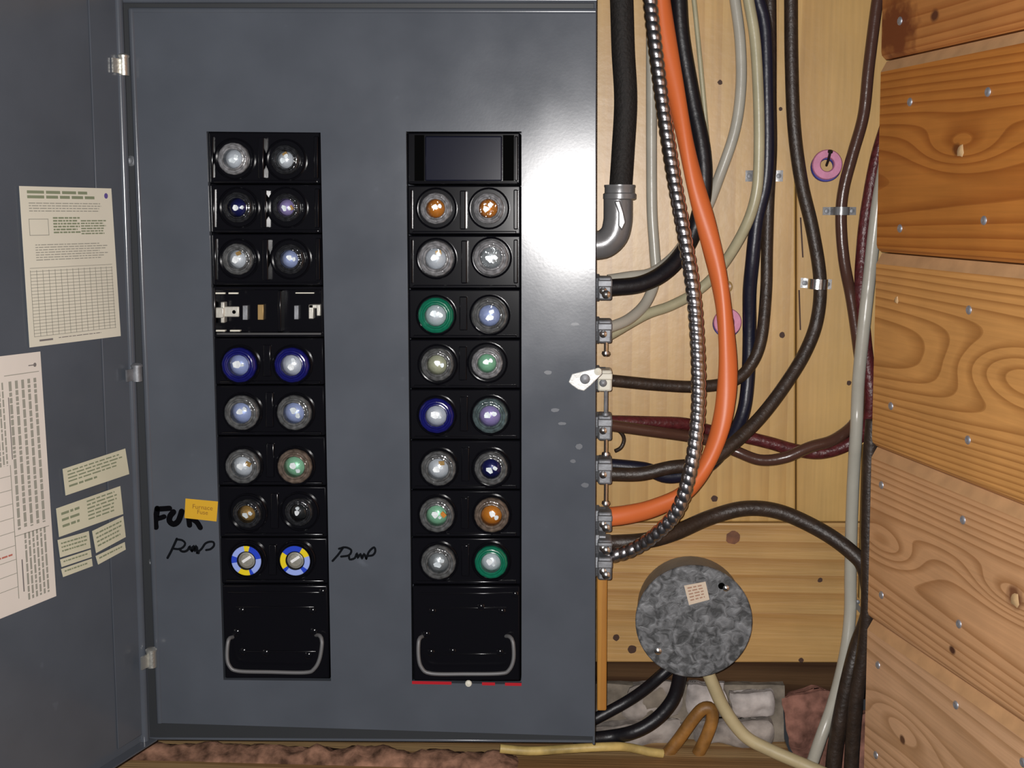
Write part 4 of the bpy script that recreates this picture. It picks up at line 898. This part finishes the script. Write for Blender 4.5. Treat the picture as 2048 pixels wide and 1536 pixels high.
# lone screw-on strap end beside the orange cable
sb = thing('strap_screw', 'round bright screw head on the board beside the orange cable', 'screw', U(1452, 575, YW))
m = MB(); m.lathe(U(1452,573,YW-0.0002), AX, [(0.0055,0),(0.0055,0.003),(0.004,0.0055),(0.0,0.0065)], n=18); m.build('head', chrome, sb)
m = MB(); m.lathe(U(1452,573,YW-0.0066), AX, [(0.002,-0.0004),(0.002,0.0002),(0,0.0004)], n=10); m.build('slot', zinc, sb)
pinkm = plain('pink_porcelain', (0.55, 0.20, 0.33), 0.5, bump=0.3, bscale=150, var=0.15, vscale=80); bluep = plain('dark_blue', (0.05, 0.05, 0.30), 0.6); nailk = plain('rusty_nail', (0.03,0.02,0.018), 0.6, 0.4)
def insulator(px, py, rpx, label):
    c = U(px, py, YW-0.0003); k = mpp(c); r = rpx*k; root = thing('ring_insulator', label, 'insulator', c, 'pink ring insulators')
    def ring(r0, r1, d0, d1): return [(r0,d0),(r1*.97,d0),(r1,d0+.0006),(r1,d1-.001),(r1*.94,d1),(r0*1.12,d1),(r0,d1-.001),(r0,d0)]
    def closed(m, prof): m.lathe(c, AX, prof, n=30, caps=False)
    m = MB(); c = c+Vector((0,0,-0.0016)); closed(m, ring(r*.46, r*1.0, 0, 0.005)); c = c+Vector((0,0,0.0016)); m.build('blue_ring', bluep, root)  # dark blue ring behind the pink one, set slightly lower
    m = MB(); closed(m, ring(r*.44, r*.99, 0.005, 0.009)); m.build('face_ring', pinkm, root)
    m = MB(); m.tube([c+Vector((0.001,0.004,-0.002)), c+Vector((0.0008,-0.008,0.004)), c+Vector((0.001,-0.014,0.0105))], 0.0012, n=8); m.lathe(c+Vector((0.001,-0.014,0.0105)), (0,-.6,.8), [(0.0022,-.0005),(0.0022,0.0008),(0,0.0010)], n=10); m.build('nail', nailk, root)
insulator(1651, 330, 30, 'pink ring insulator with blue ring behind, nailed beside the dark brown cable')
insulator(1453, 643, 28, 'pink ring insulator partly hidden behind the orange cable')

# ------------------------------------------------------------------ round metal box
def hammered():
    m, nt, b = newmat('hammered_zinc'); L = nt.links.new; tc = nd(nt, 'ShaderNodeTexCoord')
    n = nd(nt, 'ShaderNodeTexNoise', Scale=130.0, Detail=3.0); n.inputs['Distortion'].default_value = 0.9; L(tc.outputs['Object'], n.inputs['Vector'])
    r = nd(nt, 'ShaderNodeValToRGB'); e = r.color_ramp.elements; e[0].position = 0.36; e[0].color = (0.06,0.063,0.066,1); e[1].position = 0.70; e[1].color = (0.25,0.26,0.275,1); L(n.outputs['Fac'], r.inputs[0]); L(r.outputs[0], b.inputs['Base Color'])
    b.inputs['Metallic'].default_value = 0.2; b.inputs['Roughness'].default_value = 0.5
    bp = nd(nt, 'ShaderNodeBump', Strength=0.7, Distance=0.0012); L(n.outputs['Fac'], bp.inputs['Height']); L(bp.outputs[0], b.inputs['Normal']); return m
hz = hammered()
YF = 0.058; bc = U(1387, 1242, YF); kk = mpp(bc)
jb = thing('junction_box', 'round grey metal box with mottled cover below the arching brown cable', 'junction box', U(1387, 1350, YW))
m = MB(); c0 = bc.copy(); m.lathe(c0, (0,1,0), [(108*kk,0.0008),(108*kk,YW-YF-0.002)], n=48); m.build('body', plain('box_side_zinc', (0.21,0.20,0.18), 0.55, 0.3, bump=0.4, bscale=200, var=0.2), jb)
m = MB(); m.lathe(c0, (0,-1,0), [(114*kk,-0.0006),(116*kk,0.0002),(116*kk,0.0016),(114*kk,0.0024),(90*kk,0.0024),(60*kk,0.0026),(0,0.0027)], n=56); cv = m.build('cover', hz, jb)
for (a, b, r) in [(1452,1176,0.0030),(1316,1302,0.0034)]:
    m = MB(); m.lathe(U(a,b,YF-0.0022), AX, [(r,0),(r*.95,0.0012),(r*.5,0.0022),(0,0.0024)], n=14); m.build('screw', chrome, jb)
m = MB(); m.lathe(U(1443,1172,YF-0.0026), AX, [(0.003,0),(0,0.0002)], n=12); m.build('knockout_hole', void, jb)
lb = thing('paper_label', 'small cream paper label stuck on the round metal box', 'label', U(1393,1207,YF-0.003))
lq = [(1368,1171),(1411,1163),(1419,1199),(1378,1210)]
m = MB(); c4 = [U(a,b,YF-0.0028) for a,b in lq]; m.hexa(c4, [p+Vector((0,-0.0004,0)) for p in c4]); m.build('sheet', plain('label_cream', (0.66,0.55,0.43), 0.8), lb, smooth=0)
def LQ(u, v): return c4[0].lerp(c4[1],u).lerp(c4[3].lerp(c4[2],u),v)+Vector((0,-0.00055,0))
m = MB(); words(m, LQ, .12,.12,.9,.9,5,.45,ww=(.1,.25),gap=.06); m.build('print', plain('rust_ink', (0.40,0.24,0.17), 0.8), lb, smooth=0)
